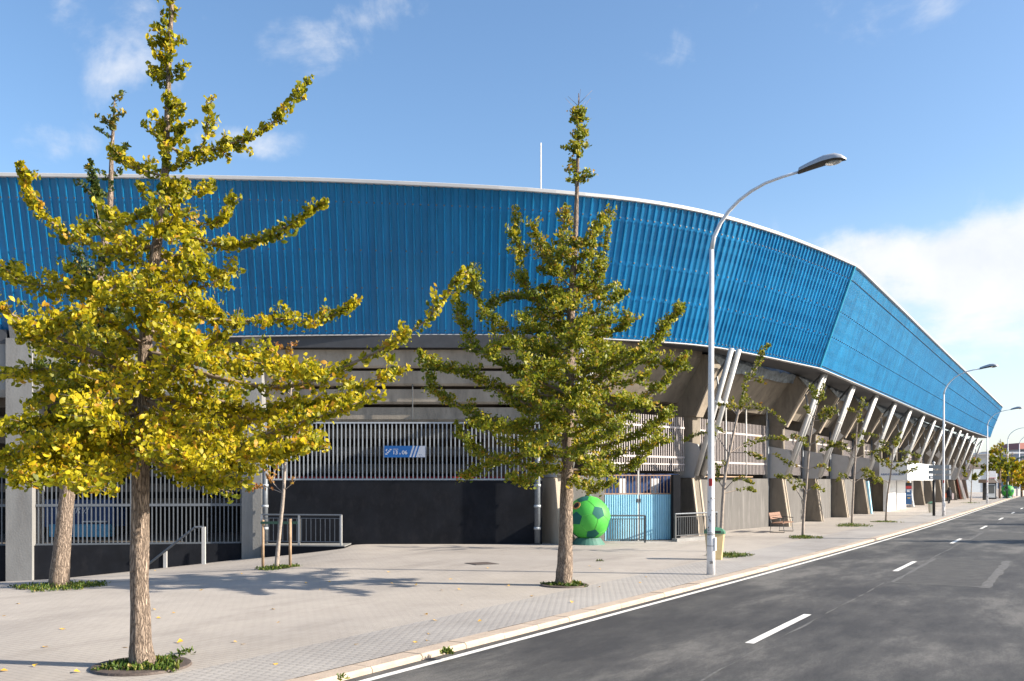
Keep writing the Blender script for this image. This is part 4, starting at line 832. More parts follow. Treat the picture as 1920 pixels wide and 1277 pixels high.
for j in range(2):
    mb = MB(); z0 = .60+.15*j; o0 = -.17-.05*j; mb.extr([bq(0,o0,z0),bq(0,o0+.03,z0),bq(0,o0-.01,z0+.135),bq(0,o0-.04,z0+.135)], [bq(1.8,o0,z0),bq(1.8,o0+.03,z0),bq(1.8,o0-.01,z0+.135),bq(1.8,o0-.04,z0+.135)]); mb.build('backrest_slat', 'bench_wood', bench)
for a_ in (.15, 1.65):
    mb = MB(); mb.tube([bq(a_,-.25,.88),bq(a_,-.16,.42),bq(a_,-.22,.02),bq(a_,.42,.02),bq(a_,.36,.42),bq(a_,.42,.64),bq(a_,-.1,.68)], .02, 6); mb.build('frame', 'dark_steel', bench)
sp = G(1751, 967); sgp = thing('direction_sign', 'three blank grey direction boards on a black post beside the second lamp', 'sign', sp)
mb = MB(); mb.tube([sp, sp+Vector((0,0,2.35))], .09, 10); mb.build('post', 'poster_black', sgp, smooth=True)
mb = MB(); mb.tube([sp+Vector((0,0,2.35)), sp+Vector((0,0,3.45))], .06, 10); mb.build('upper_post', 'sign_edge', sgp, smooth=True)
mb = MB(); mb.lathe([(.03,0),(.09,.05),(.09,.12),(.03,.17)], sp+Vector((0,0,3.42)), 10); mb.build('finial', 'white_metal', sgp, smooth=True)
for z in (2.42, 2.77, 3.12):
    x0 = P(1739.5, 0, sp.y).x; x1 = P(1781, 0, sp.y).x; c = Vector(((x0+x1)/2, sp.y-.12, z+.12))
    mb = MB(); mb.box(c, (x1-x0, .06, .23)); bd = mb.build('board', 'sign_slate', sgp)
    mb = MB(); mb.box(c+Vector((x1-x0,0,0))*.5-Vector((.06,0.002,0)), (.13, .07, .25)); mb.build('board_end', 'sign_edge', bd)
    if z < 2.5: mb = MB(); mb.box(c-Vector(((x1-x0)*.38,.033,0)), (.16,.006,.12)); mb.build('pictogram', 'white_paint', bd)
# ------------------------------------------------------------------ white sign box, ticket window, poster
cv = thing('sign_box', 'white box sign projecting over the entrance, blue lettering on its end', 'sign', ST(72.3, -12, 2.4))
mb = MB(); mb.extr([ST(72.3,-12.38,2.36),ST(72.3,-10.45,2.36),ST(72.3,-10.45,3.66),ST(72.3,-12.38,3.66)], [ST(86,-12.38,2.36),ST(86,-10.45,2.36),ST(86,-10.45,3.66),ST(86,-12.38,3.66)]); mb.build('box', 'panel_white', cv)
text('ABANCA·RIAZOR', 'lettering_bold', 'text_blue', cv, .20, ST(72.28,-12.28,2.72), NR)
for j in range(3):
    for k in range(9-j*2):
        mb = MB(); s0 = 77+k*.72; mb.extr([ST(s0,-10.447,3.2-j*.3),ST(s0+.4,-10.447,3.2-j*.3),ST(s0+.4,-10.447,3.38-j*.3),ST(s0,-10.447,3.38-j*.3)], [ST(s0,-10.44,3.2-j*.3),ST(s0+.4,-10.44,3.2-j*.3),ST(s0+.4,-10.44,3.38-j*.3),ST(s0,-10.44,3.38-j*.3)]); mb.build('pale_mark', 'text_pale', cv)
mb = MB(); mb.tube([ST(75+.5*math.cos(k*math.pi/6), -10.44, 3.0+.42*math.sin(k*math.pi/6)) for k in range(13)], .02, 5); mb.build('crest_ring', 'text_pale', cv)
for (s0, s1, tt, nm) in ((74.6, 78.8, -12.5, 'entrance_wall'), (80.6, 85.2, -12.7, 'entrance_wall')):
    mb = MB(); mb.extr([ST(s0,tt,-.1),ST(s0,tt+.25,-.1),ST(s0,tt+.25,2.36),ST(s0,tt,2.36)], [ST(s1,tt,-.1),ST(s1,tt+.25,-.1),ST(s1,tt+.25,2.36),ST(s1,tt,2.36)]); mb.build(nm, 'panel_white', SD)
mb = MB(); mb.extr([ST(68.9,-12.5,-.1),ST(68.9,-12.28,-.1),ST(68.9,-12.55,2.3),ST(68.9,-12.9,2.3)], [ST(69.3,-12.5,-.1),ST(69.3,-12.28,-.1),ST(69.3,-12.55,2.3),ST(69.3,-12.9,2.3)]); mb.build('painted_pier', 'gate_blue', SD)
# poster stands across the pavement so that it faces the viewer
q0 = P(1698, 905, 71.5); q1 = P(1709.5, 946, 71.5); ps = thing('poster', 'tall poster, black, red and blue, reading 80, under the white sign box', 'poster', (q0.x, q0.y, 0))
def pq(u0, u1, v0, v1, d): 
    mb = MB(); mb.box((q0.x+(q1.x-q0.x)*(u0+u1)/2, q0.y-d, q1.z+(q0.z-q1.z)*(v0+v1)/2), ((q1.x-q0.x)*(u1-u0), .02, (q0.z-q1.z)*(v1-v0))); return mb
pq(0,1,0,1,0).build('board', 'poster_blue', ps); pq(.02,.98,.85,.995,.012).build('black_band', 'poster_black', ps); pq(.02,.98,.72,.85,.012).build('red_band', 'poster_red', ps); pq(.3,.7,1.0,1.06,.0).build('yellow_tab', 'poster_yellow', ps); pq(.3,.75,.28,.32,.012).build('yellow_tab', 'poster_yellow', ps)
text('80,', 'lettering_bold', 'white_paint', ps, .2, (q0.x+.09, q0.y-.03, q1.z+(q0.z-q1.z)*.57), (1,0,0))
for v in (.42, .66): pq(.15,.85,v,v+.02,.012).build('small_print', 'panel_white', ps)
p0 = G(1667, 955); p1 = G(1708, 951)
hr2 = thing('crowd_barrier', 'low cream crowd barrier in front of the entrance', 'barrier', p0)
for z in (.95, .25):
    mb = MB(); mb.tube([p0+Vector((0,0,z)), p1+Vector((0,0,z))], .025, 6); mb.build('rail', 'kerb_stone', hr2)
for u in (0, .55, 1):
    p = p0.lerp(p1, u); mb = MB(); mb.tube([p, p+Vector((0,0,.95))], .025, 6); mb.build('post', 'kerb_stone', hr2)
# horn loudspeakers under the roof
hp = None
for i in range(6, 15):
    fr = FRM[i]; c = fr.pt(-.25, -1.2, 5.35)
    lab = ('horn loudspeaker under the roof, nearest of the row of horns', 'second nearest horn loudspeaker under the roof', 'third nearest horn loudspeaker under the roof', 'fourth nearest horn loudspeaker under the roof')
    lb = lab[i-6] if i < 10 else 'small far horn loudspeaker under the roof beyond the white sign box'
    if hp is None:
        hp = thing('horn_loudspeaker', lb, 'loudspeaker', c, 'horn loudspeakers under the roof')
        d = (Vector((-.35,-.75,-.35))).normalized(); mb = MB(); mb.tube([c, c+d*.3, c+d*.65, c+d*.72], [.06,.09,.26,.36], 4); mb.build('horn', 'white_steel', hp)
        mb = MB(); mb.tube([c-d*.22, c+d*.02], .09, 8); mb.build('driver', 'galvanised', hp); mb = MB(); mb.tube([c, c+Vector((0,0,.5))], .025, 6); mb.build('bracket', 'galvanised', hp)
    else: dup(hp, loc=c, label=lb)
# ------------------------------------------------------------------ trees
def leaves(name, parent, pts, dirs, size, tint, mat_, seed, nf=4, droop=.5, kind=None, wid=.95):
    """fan-shaped (ginkgo) leaves: pts Nx3 petiole ends, dirs Nx3 growth directions"""
    rs = np.random.RandomState(seed); N = len(pts); pts = np.asarray(pts, float)-np.array(ORG[parent.name] if parent else (0,0,0))
    d = np.asarray(dirs, float)+rs.normal(0, .55, (N,3)); d[:,2] -= droop*rs.rand(N); d /= np.linalg.norm(d, axis=1)[:,None]+1e-9
    r = rs.normal(0, 1, (N,3)); r[:,2] *= .6; a = np.cross(d, r); a /= np.linalg.norm(a, axis=1)[:,None]+1e-9; nn = np.cross(a, d)
    sz = size*rs.uniform(.5, 1.25, N)
    ang = np.linspace(-1.15, 1.15, nf+1); V = np.zeros((N, nf+2, 3)); V[:,0] = pts
    for k, an in enumerate(ang):
        rad = 1.0 if abs(an) > .01 else .86
        bend = .22*abs(math.sin(an))+.06
        V[:,k+1] = pts+(d*(math.cos(an)*rad)+a*(math.sin(an)*rad*wid)+nn*bend*rs.uniform(.2,1.6,(N,1)))*sz[:,None]
    nv = nf+2; verts = V.reshape(-1,3)
    f = np.array([[0,k+1,k+2] for k in range(nf)]); faces = (np.arange(N)[:,None,None]*nv+f[None]).reshape(-1,3)
    me = bpy.data.meshes.new(name); me.vertices.add(len(verts)); me.vertices.foreach_set('co', verts.ravel().astype(np.float32))
    me.loops.add(faces.size); me.loops.foreach_set('vertex_index', faces.ravel().astype(np.int32)); me.polygons.add(len(faces))
    me.polygons.foreach_set('loop_start', (np.arange(len(faces))*3).astype(np.int32)); me.polygons.foreach_set('loop_total', np.full(len(faces), 3, np.int32)); me.update(calc_edges=True)
    at = me.attributes.new('tint', 'FLOAT', 'POINT'); tv = np.clip(np.asarray(tint)+rs.normal(0, .13, N), 0, 1); at.data.foreach_set('value', np.repeat(tv, nv).astype(np.float32))
    return finish(me, name, mat_, parent, True, kind)
def poly_at(pts, n):
    pts = [Vector(p) for p in pts]; e = [pts[0]*2-pts[1]]+pts+[pts[-1]*2-pts[-2]]; out = []
    m_ = max(2, n//(len(pts)-1))
    for i in range(len(pts)-1):
        for k in range(m_): out.append(cr(e[i], e[i+1], e[i+2], e[i+3], k/m_))
    out.append(pts[-1]); return out
class Tree:
    def __init__(s, name, label, base, group, seed, leafmat_, size, tint, bark='bark'):
        s.t = thing(name, label, 'tree', base, group); s.rs = random.Random(seed); s.seed = seed; s.P = []; s.D = []; s.T = []; s.lm = leafmat_; s.size = size; s.tint = tint; s.bark = bark; s.br = MB(); s.base = Vector(base)
    def trunk(s, pts, rad, n=14, name='trunk'):
        pp = poly_at(pts, 40); N = len(pp); rr = [float(np.interp(i/(N-1), np.linspace(0,1,len(rad)), rad)) for i in range(N)]
        mb = MB(); mb.tube(pp, rr, n)
        mb.v = [tuple(Vector(v)+Vector((s.rs.uniform(-1,1), s.rs.uniform(-1,1), 0))*rr[min(N-1, i//n)]*.07) for i, v in enumerate(mb.v)]
        mb.build(name, s.bark, s.t, smooth=True); s.tp = pp; s.tr = rr; return pp
    def tat(s, z):
        for a_, b_ in zip(s.tp, s.tp[1:]):
            if a_.z <= z <= b_.z: return a_.lerp(b_, (z-a_.z)/(b_.z-a_.z+1e-9))
        return s.tp[-1].copy()
    def limb(s, pts, r0, start=.12, dens=1.0, tuft=.15, twig=1.0, bare=.0, tshift=0, end=1.0, tl=1.0):
        pp = poly_at(pts, 28); N = len(pp); L_ = sum((b_-a_).length for a_, b_ in zip(pp, pp[1:]))
        s.br.tube(pp, [max(.004, r0*(1-i/(N-1))**.8) for i in range(N)], 5)
        rs = s.rs; ks = s.size/.075; n = int(L_*20*dens/ks); ph = rs.uniform(0, 6.28); fq = rs.uniform(9, 15)
        def at(u):
            x = u*(N-1); i = min(N-2, int(x)); return pp[i].lerp(pp[i+1], x-i), (pp[i+1]-pp[i]).normalized()
        for k in range(n):
            u = start+(end-start)*(k+rs.random())/max(1, n)
            if u > 1 or rs.random() < bare: continue
            p, d = at(u); lump = .7+.45*math.sin(u*fq+ph)
            prof = min(1, .5+1.0*min(u-start+.15, 1.1-u)) if u < .9 else .4
            s.tuft(p, d, tuft*prof*lump*rs.uniform(.5,1.2), rs.randint(4, 7), tshift)
        nt = int(L_*7.5*twig)
        for k in range(nt):
            u = start+(.95-start)*rs.random()**.8; p, d = at(u)
            side = d.cross(Vector((0,0,1))); side = side.normalized() if side.length > .1 else Vector((1,0,0))
            v = (side*rs.choice((-1,1))*rs.uniform(.5,1.2)+d*rs.uniform(.2,.9)+Vector((0,0,rs.uniform(-.55,.45)))).normalized()
            l = rs.uniform(.14,.62)*(1.15-.75*u)*tl
            q = p+v*l+Vector((0,0,.12*l)); s.br.tube([p, p.lerp(q,.5)+Vector((0,0,-.05*l)), q], [.008,.006,.003], 3)
            for j in range(max(2, int(l*17*dens/ks))): s.tuft(p.lerp(q, rs.uniform(.2,1)), v, tuft*rs.uniform(.35,.65), rs.randint(3,6), tshift)
    def tuft(s, p, d, r, n, tshift=0):
        rs = s.rs; b_ = s.tint+tshift+rs.gauss(0,.17)
        for j in range(n):
            o = Vector((rs.gauss(0,1), rs.gauss(0,1), rs.gauss(0,.85)))
            o = o.normalized()*r*rs.random()**.5
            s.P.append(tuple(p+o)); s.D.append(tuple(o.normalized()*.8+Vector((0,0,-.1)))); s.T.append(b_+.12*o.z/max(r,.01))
    def done(s, nf=4):
        s.br.build('branches', 'twig' if s.bark == 'bark' else s.bark, s.t, smooth=True, kind='stuff')
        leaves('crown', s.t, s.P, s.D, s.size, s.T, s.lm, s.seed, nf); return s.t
def pxl(t0, pl, Y0, dYs):
    """limb given by its run in the picture and its own run in depth"""
    n = len(pl); return [P(x, y, Y0+dYs*(i/(n-1))**.9) for i, (x, y) in enumerate(pl)]
# ---- big yellow ginkgo in the left foreground
b1 = G(266, 1250); Y1_ = b1.y
T1 = Tree('ginkgo_tree', 'large yellow ginkgo with thick furrowed trunk in the left foreground', b1, 'ginkgo trees', 3, 'leaf_yellow', .046, .54)
tr = [(267,1252),(264,1200),(262,1100),(263,950),(266,820),(270,700),(280,560),(298,430),(309,330),(314,210),(318,90),(325,-40),(332,-150)]
T1.trunk([P(x,y,Y1_) for x,y in tr], [.165,.13,.112,.104,.096,.085,.075,.058,.045,.036,.03,.022,.012], 18)
L1 = [ # picture run, depth change, radius, tuft, start
 ([(312,272),(360,292),(430,270),(490,245),(540,200),(583,142)], .5, .022, .13, .1, 1.0),
 ([(303,405),(380,452),(440,458),(500,442),(560,412),(612,373)], -.4, .024, .13, .1, 1.0),
 ([(283,545),(360,590),(440,602),(520,598),(590,602),(645,580),(668,562)], .5, .026, .16, .08, .9),
 ([(272,650),(350,690),(470,722),(560,722),(640,690),(720,652),(800,600),(850,532),(868,505)], -.6, .034, .13, .06, .5),
 ([(268,735),(400,775),(520,785),(620,760),(700,715),(765,690)], .8, .03, .17, .06, .85),
 ([(264,850),(340,885),(420,850),(520,805),(620,775),(722,735)], -1.0, .034, .16, .1, .7),
 ([(264,840),(330,865),(400,885),(450,862),(560,832),(600,830)], .4, .02, .16, .1, .9),
 ([(300,460),(200,468),(120,432),(70,392),(45,342),(35,300)], -.5, .024, .15, .08, 1.0),
 ([(284,560),(180,548),(80,535),(10,512),(-60,480)], .3, .026, .17, .08, 1.0),
 ([(270,695),(165,655),(60,612),(0,575),(-90,530)], -1.1, .036, .16, .05, .35),
 ([(268,765),(180,705),(80,692),(-30,705),(-110,690)], .7, .028, .19, .06, 1.0),
 ([(266,850),(190,822),(110,812),(40,845),(-30,862)], -1.8, .03, .24, .08, 1.15),
 ([(266,830),(230,830),(160,850),(80,880),(10,890)], -1.3, .026, .22, .1, 1.1),
 ([(268,760),(310,790),(340,840),(380,870)], -1.9, .026, .21, .15, 1.1),
 ([(270,700),(250,700),(200,740),(170,790)], -2.0, .026, .21, .15, 1.1),
 ([(280,580),(310,590),(350,640),(380,680)], -1.6, .024, .2, .12, 1.1),
 ([(284,520),(240,520),(190,560),(150,600)], -1.5, .024, .19, .12, 1.1),
 ([(275,650),(310,700),(360,760),(430,790)], 1.9, .026, .2, .12, 1.1),
 ([(275,640),(230,640),(150,640),(80,660)], 1.8, .026, .2, .12, 1.1),
 ([(300,420),(330,430),(360,470),(380,520)], -1.0, .02, .17, .12, 1.1),
 ([(300,400),(270,400),(230,410),(200,390)], -.9, .018, .15, .12, 1.1),
 ([(306,350),(330,360),(370,360),(400,340)], .9, .018, .15, .12, 1.0),
 ([(308,330),(270,320),(240,300),(215,290)], .6, .018, .15, .1, 1.1),
 ([(290,480),(340,500),(390,500),(430,540)], 1.1, .02, .17, .12, 1.0),
 ([(290,500),(330,540),(370,570),(420,590)], -.9, .02, .18, .12, 1.0),
 ([(310,320),(340,310),(375,280),(392,225),(388,185)], -.3, .016, .10, .1, .85),
 ([(306,360),(345,400),(390,420),(428,400),(436,360)], .3, .016, .12, .1, .9),
 ([(270,720),(210,720),(120,730),(50,760)], .2, .024, .19, .12, 1.0),
 ([(290,470),(250,450),(190,430),(140,430)], .9, .018, .16, .12, 1.0),
 ([(266,850),(200,858),(130,880),(60,905)], -1.6, .026, .22, .1, 1.15),
 ([(266,850),(320,880),(380,900),(455,905)], -.8, .024, .2, .12, 1.1),
 ([(266,845),(240,868),(185,895),(150,915)], -2.0, .024, .22, .15, 1.15),
 ([(266,848),(210,850),(120,840),(20,800)], -.4, .026, .2, .1, 1.1),
 ([(268,745),(360,800),(450,840),(520,850),(570,830)], -1.2, .026, .22, .1, 1.1),
 ([(268,700),(380,740),(480,770),(560,760),(640,745)], .2, .03, .22, .1, 1.1),
 ([(272,660),(380,680),(470,680),(540,690),(610,700)], -1.3, .028, .22, .1, 1.1),
 ([(276,620),(360,640),(430,650),(500,670)], 1.2, .026, .2, .1, 1.1),
 ([(266,800),(330,830),(420,870),(480,880)], .9, .024, .2, .12, 1.0),
 ([(268,770),(180,790),(90,840),(20,910)], -1.6, .026, .22, .12, 1.1),
 ([(268,740),(170,770),(80,790),(-20,800)], -.9, .028, .22, .1, 1.1),
 ([(272,650),(200,600),(110,600),(30,640)], -1.2, .026, .2, .1, 1.0),
]
for i, (pl, dY, r, tu, st, de) in enumerate(L1):
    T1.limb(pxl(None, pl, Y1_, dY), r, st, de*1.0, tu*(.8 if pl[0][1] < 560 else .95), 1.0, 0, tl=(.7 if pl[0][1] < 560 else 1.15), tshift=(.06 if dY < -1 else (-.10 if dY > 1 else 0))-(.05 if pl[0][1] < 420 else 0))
def fill(T, n, z0, z1, rad, r, tuft, dens, seed, tl=1.0, tsh=0, rise=.32):
    rs = random.Random(seed)
    for k in range(n):
        z = z0+(z1-z0)*((k+rs.random())/n); p = T.tat(z); az = k*2.4+rs.uniform(-.5,.5); l = rad(z)*rs.uniform(.6,1.0); d = Vector((math.cos(az), math.sin(az), 0)); sd_ = Vector((-d.y, d.x, 0))*rs.uniform(-.15,.15)*l
        T.limb([p, p+d*l*.35+sd_*.5+Vector((0,0,.04*l)), p+d*l*.7+sd_+Vector((0,0,.12*l)), p+d*l+sd_*1.3+Vector((0,0,rise*l))], r*(.4+.6*l/2), .1, dens, tuft, 1.0, 0, tshift=tsh, tl=tl)
fill(T1, 20, 2.55, 5.6, lambda z: float(np.interp(z, (2.4, 3.2, 4.2, 5.0, 5.8), (1.9, 2.0, 1.5, .9, .5))), .03, .13, .8, 71)
# short spurs along the leader
for k in range(60):
    y = T1.rs.uniform(-120, 420); p = T1.tat(CH+(HOR-y)*Y1_/F); az = T1.rs.uniform(0, 6.28); l = T1.rs.uniform(.12,.42)*(1 if y > 60 else .7)*(.55+.45*min(1, max(0, y/300)))
    q = p+Vector((math.cos(az)*l, math.sin(az)*l, T1.rs.uniform(.02,.2)))
    T1.limb([p, p.lerp(q,.5)-Vector((0,0,.02)), q], .008, .15, .95, .085, .3, 0, tshift=-.08)
T1.done(5)
# ---- greener ginkgo before the gate
b2 = G(1058, 1098); Y2 = b2.y
T2 = Tree('ginkgo_tree', 'green yellow ginkgo with pointed crown in front of the green ball', b2, 'ginkgo trees', 5, 'leaf_green', .053, .60)
tr = [(1057,1100),(1060,1040),(1062,930),(1066,800),(1068,680),(1072,560),(1078,460),(1082,350),(1084,260),(1085,175)]
T2.trunk([P(x,y,Y2) for x,y in tr], [.20,.165,.145,.12,.1,.08,.06,.042,.028,.008], 14)
L2 = [
 ([(1062,890),(1000,872),(930,860),(880,830),(855,790)], -.5,.03), ([(1062,860),(990,850),(900,880),(870,895)], .8,.02), ([(1064,830),(960,800),(880,770),(820,735),(800,700)], .6,.035),
 ([(1064,790),(950,740),(870,700),(810,680),(785,655)], -.8,.035), ([(1066,740),(960,690),(890,650),(865,590),(855,545)], .5,.032), ([(1068,690),(990,640),(920,600),(890,540),(880,500)], -.6,.03),
 ([(1070,620),(1010,570),(980,520),(970,450),(967,385)], .3,.028), ([(1072,590),(1000,560),(930,560),(900,600)], 1.2,.025), ([(1074,540),(1030,500),(1010,450),(1000,420)], -.9,.02),
 ([(1064,880),(1130,880),(1190,870),(1240,800)], .5,.03), ([(1066,840),(1150,830),(1220,800),(1262,760)], -.9,.032), ([(1066,790),(1160,770),(1240,720),(1292,660)], .6,.035),
 ([(1068,740),(1150,700),(1210,660),(1250,610),(1278,575)], -.7,.034), ([(1068,700),(1150,680),(1240,680),(1290,690)], 1.0,.03), ([(1070,650),(1120,625),(1165,615),(1178,585)], .3,.026),
 ([(1070,610),(1110,590),(1150,560),(1180,545)], -.8,.024), ([(1074,560),(1110,530),(1135,470),(1140,390)], .3,.026), ([(1076,520),(1100,480),(1120,430),(1130,400)], -.5,.022), ([(1076,500),(1050,470),(1062,420),(1060,380)], .5,.018), ([(1074,520),(1040,500),(1020,480),(1015,460)], .4,.018),
 ([(1066,850),(1080,850),(1120,870),(1130,890)], -2.6,.03), ([(1066,800),(1040,800),(1010,830),(1000,850)], -2.6,.03), ([(1066,730),(1080,740),(1100,760),(1120,780)], -2.5,.03), ([(1068,680),(1040,690),(1000,700),(970,740)], -2.3,.03),
 ([(1070,620),(1090,630),(1110,650),(1120,680)], -2.0,.026), ([(1066,820),(1100,800),(1150,790),(1180,780)], 2.6,.03), ([(1066,780),(1020,760),(980,750),(950,740)], 2.6,.03), ([(1068,700),(1100,690),(1140,660),(1160,650)], 2.3,.028), ([(1070,640),(1040,620),(1000,610),(980,590)], 2.0,.026),
 ([(1072,570),(1060,560),(1050,570),(1040,580)], -1.6,.02), ([(1074,540),(1100,540),(1120,550),(1130,560)], 1.3,.02), ([(1064,870),(1030,880),(980,900),(950,890)], -1.3,.022), ([(1064,890),(1090,905),(1120,915),(1150,900)], -1.0,.02), ([(1068,660),(1000,650),(950,640),(920,660)], -1.4,.026), ([(1068,720),(1130,740),(1180,750),(1220,760)], -1.8,.028), ([(1066,760),(1000,790),(930,800),(880,790)], -1.7,.028),
]
for pl, dY, r in L2:
    T2.limb(pxl(None, pl, Y2, dY), r, .1, 1.1, .20 if pl[0][1] > 600 else .18, 1.1, 0, tl=1.1 if pl[0][1] > 600 else .8, tshift=.10 if pl[0][1] < 560 else (-.06 if dY > .8 else 0))
fill(T2, 46, 2.75, 7.6, lambda z: float(np.interp(z, (2.6, 3.6, 5.2, 6.3, 7.4, 8.0), (2.2, 2.6, 1.9, 1.1, .75, .5))), .035, .19, .85, 72, tl=1.1, rise=.2)
for k in range(46):
    y = T2.rs.uniform(205, 362); p = T2.tat(CH+(HOR-y)*Y2/F); az = T2.rs.uniform(0,6.28); l = T2.rs.uniform(.2,.5)*(.35+.65*(y-190)/170)
    q = p+Vector((math.cos(az)*l, math.sin(az)*l, T2.rs.uniform(0,.2))); T2.limb([p, p.lerp(q,.5), q], .01, .2, .95, .13, .2, tshift=.05)
for k in range(7):
    p = T2.tat(CH+(HOR-(195+4*k))*Y2/F); az = k*2.4; T2.br.tube([p, p+Vector((math.cos(az)*.3, math.sin(az)*.3, .3))], [.007,.003], 3)
t2 = T2.done()
# ---- dark leaning tree behind the first
b3 = G(112, 1102); Y3 = b3.y
T3 = Tree('ginkgo_tree', 'dark green tree with leaning pale trunk, behind the big yellow ginkgo', b3, 'ginkgo trees', 8, 'leaf_dark', .065, .42, 'bark')
tr = [(109,1104),(116,1030),(124,940),(140,820),(160,700),(178,580),(194,470),(206,390),(209,300),(213,230),(215,178)]
T3.trunk([P(x,y,Y3) for x,y in tr], [.23,.185,.16,.15,.13,.11,.085,.06,.045,.03,.008], 12)
for k in range(40):
    y = T3.rs.uniform(470, 900); p = T3.tat(CH+(HOR-y)*Y3/F); az = T3.rs.uniform(0,6.28); l = T3.rs.uniform(1.0,2.5)*(.35+.65*(y-430)/470)
    d = Vector((math.cos(az), math.sin(az)*.8, 0)); T3.limb([p, p+d*l*.4+Vector((0,0,.05)), p+d*l*.8+Vector((0,0,.25*l)), p+d*l+Vector((0,0,.5*l))], .03, .15, .8, .22, .8)
for k in range(14):
    y = T3.rs.uniform(190, 440); p = T3.tat(CH+(HOR-y)*Y3/F); az = T3.rs.uniform(0,6.28); l = T3.rs.uniform(.15,.4)
    q = p+Vector((math.cos(az)*l, math.sin(az)*l*.5, .2)); T3.limb([p, p.lerp(q,.5), q], .01, .2, .8, .12, .2, tshift=.4 if y < 250 else .1)
for xo, yo in ((170,300),(178,330),(182,350)):
    p = P(xo+6, yo+60, Y3+.4); T3.limb([P(190,440,Y3), p, P(xo, yo, Y3+.5)], .012, .35, 1.0, .13, .2)
T3.done()
# ---- staked young tree on the plaza
b4 = G(518, 1066); Y4 = b4.y
T4 = Tree('young_tree', 'thin staked young tree with sparse orange leaves beside the ramp railing', b4, 'young trees', 9, 'leaf_orange', .075, .5, 'bark_young')
T4.trunk([P(x,y,Y4) for x,y in ((518,1067),(524,1000),(531,930),(535,860),(541,790),(546,720),(547,640))], [.065,.052,.048,.04,.03,.02,.006], 8)
for pl, de in (([(531,925),(512,905),(500,880),(496,862)], .5), ([(532,920),(550,905),(560,892)], .05), ([(534,885),(515,860),(505,830),(508,815)], .8), ([(536,850),(560,835),(590,828),(615,838)], 1.1), ([(537,840),(525,810),(520,800)], .8), ([(545,740),(525,722),(510,712)], .9), ([(546,730),(565,722),(582,728)], .9), ([(546,690),(543,665),(545,640)], .9), ([(536,855),(553,820),(565,800)], .6), ([(531,925),(505,915),(485,912),(470,918)], .6), ([(534,880),(522,840),(523,800)], .5), ([(542,780),(560,760),(575,760)], .9)):
    T4.limb(pxl(None, pl, Y4, T4.rs.uniform(-.4,.4)), .012, .25, de*.45, .10, .4)
T4.done()
for k, px in enumerate((493, 544)):
    q = G(px, 1064); zt = P(0, 975 if k == 0 else 973, q.y).z
    mb = MB(); mb.tube([q, Vector((q.x,q.y,zt))], .04, 8); tag(mb.build('tree_stake', 'wood_stake', smooth=True), 'round wooden stake %s the thin staked young tree' % ('left of' if k == 0 else 'right of'), 'stake', 'tree stakes')
q0_ = G(493,1064); q1_ = G(544,1064); zz = P(0,978,q0_.y).z
mb = MB(); mb.box(((q0_.x+q1_.x)/2, q0_.y-.05, zz-.03), (q1_.x-q0_.x+.1,.02,.07)); tag(mb.build('tree_tie', 'dark_green'), 'dark tie band between the two wooden stakes', 'tie')
# ---- young trees along the pavement, drawn by their own trunks and tiers
def young(label, base, trunk_px, tiers, seed, size=.09, dens=.75, top=True):
    Y = base.y; T = Tree('young_tree', label, base, 'young trees', seed, 'leaf_young', size, .5, 'bark_young')
    n = len(trunk_px); T.trunk([base]+[P(x,y,Y) for x,y in trunk_px], [.06]+[.048*(1-i/n)+.009 for i in range(n)], 8)
    for pl, tu in tiers: T.limb(pxl(None, pl, Y, T.rs.uniform(-.8,.8)), .02, .3, dens*.55, tu*.72, .45, tl=.7)
    z0 = P(0, trunk_px[1][1], Y).z; z1 = P(0, trunk_px[-1][1], Y).z
    for k in range(7):
        z = T.rs.uniform(z0, z1-.3); p = T.tat(z); az = T.rs.choice((1.2,1.9,-1.2,-1.9))+T.rs.uniform(-.4,.4); l = T.rs.uniform(.5,1.4)
        d = Vector((math.cos(az), math.sin(az), 0)); T.limb([p, p+d*l*.5+Vector((0,0,.05)), p+d*l+Vector((0,0,.3*l))], .015, .3, dens*.5, .11, .4, tl=.7)
    p = T.tp[-1]; T.limb([T.tat(z1-1.0), T.tat(z1-.4), p+Vector((0,0,.1))], .012, .2, dens*.9, .15, .3)
    return T.done()
young('slender young tree just behind the foreground lamp post, before the bench', G(1350, 1034), [(1356,930),(1360,890),(1369,844),(1383,778),(1394,738),(1400,716),(1418,690),(1432,662)],
  [([(1383,778),(1365,762),(1345,756)],.1), ([(1383,778),(1400,765),(1440,768),(1472,795)],.16), ([(1383,775),(1375,760),(1372,745)],.16), ([(1366,850),(1340,815),(1310,812),(1278,828)],.15), ([(1367,850),(1400,832),(1440,822),(1475,822)],.18), ([(1370,848),(1410,850),(1430,858)],.15), ([(1356,915),(1345,895),(1347,875)],.12), ([(1357,925),(1400,915),(1412,920)],.1), ([(1400,716),(1420,712),(1436,718)],.16), ([(1404,710),(1412,690),(1430,655),(1440,648)],.16), ([(1357,920),(1385,895),(1412,905)],.13)], 21, .065, .75)
young('slender young tree in front of the first narrow bay past the bench', G(1505, 1008), [(1508,950),(1511,920),(1517,842),(1521,810),(1527,780),(1538,740),(1546,722)],
  [([(1517,835),(1500,822),(1486,815)],.2), ([(1518,835),(1540,825),(1562,832)],.22), ([(1515,880),(1480,868),(1452,850)],.16), ([(1515,880),(1540,872),(1556,880)],.2), ([(1511,922),(1500,908),(1486,918)],.22), ([(1511,922),(1530,912),(1545,920)],.24), ([(1509,945),(1480,900),(1455,892)],.12), ([(1527,785),(1515,770),(1512,760)],.2), ([(1527,780),(1545,768),(1552,772)],.2)], 22, .07, .8)
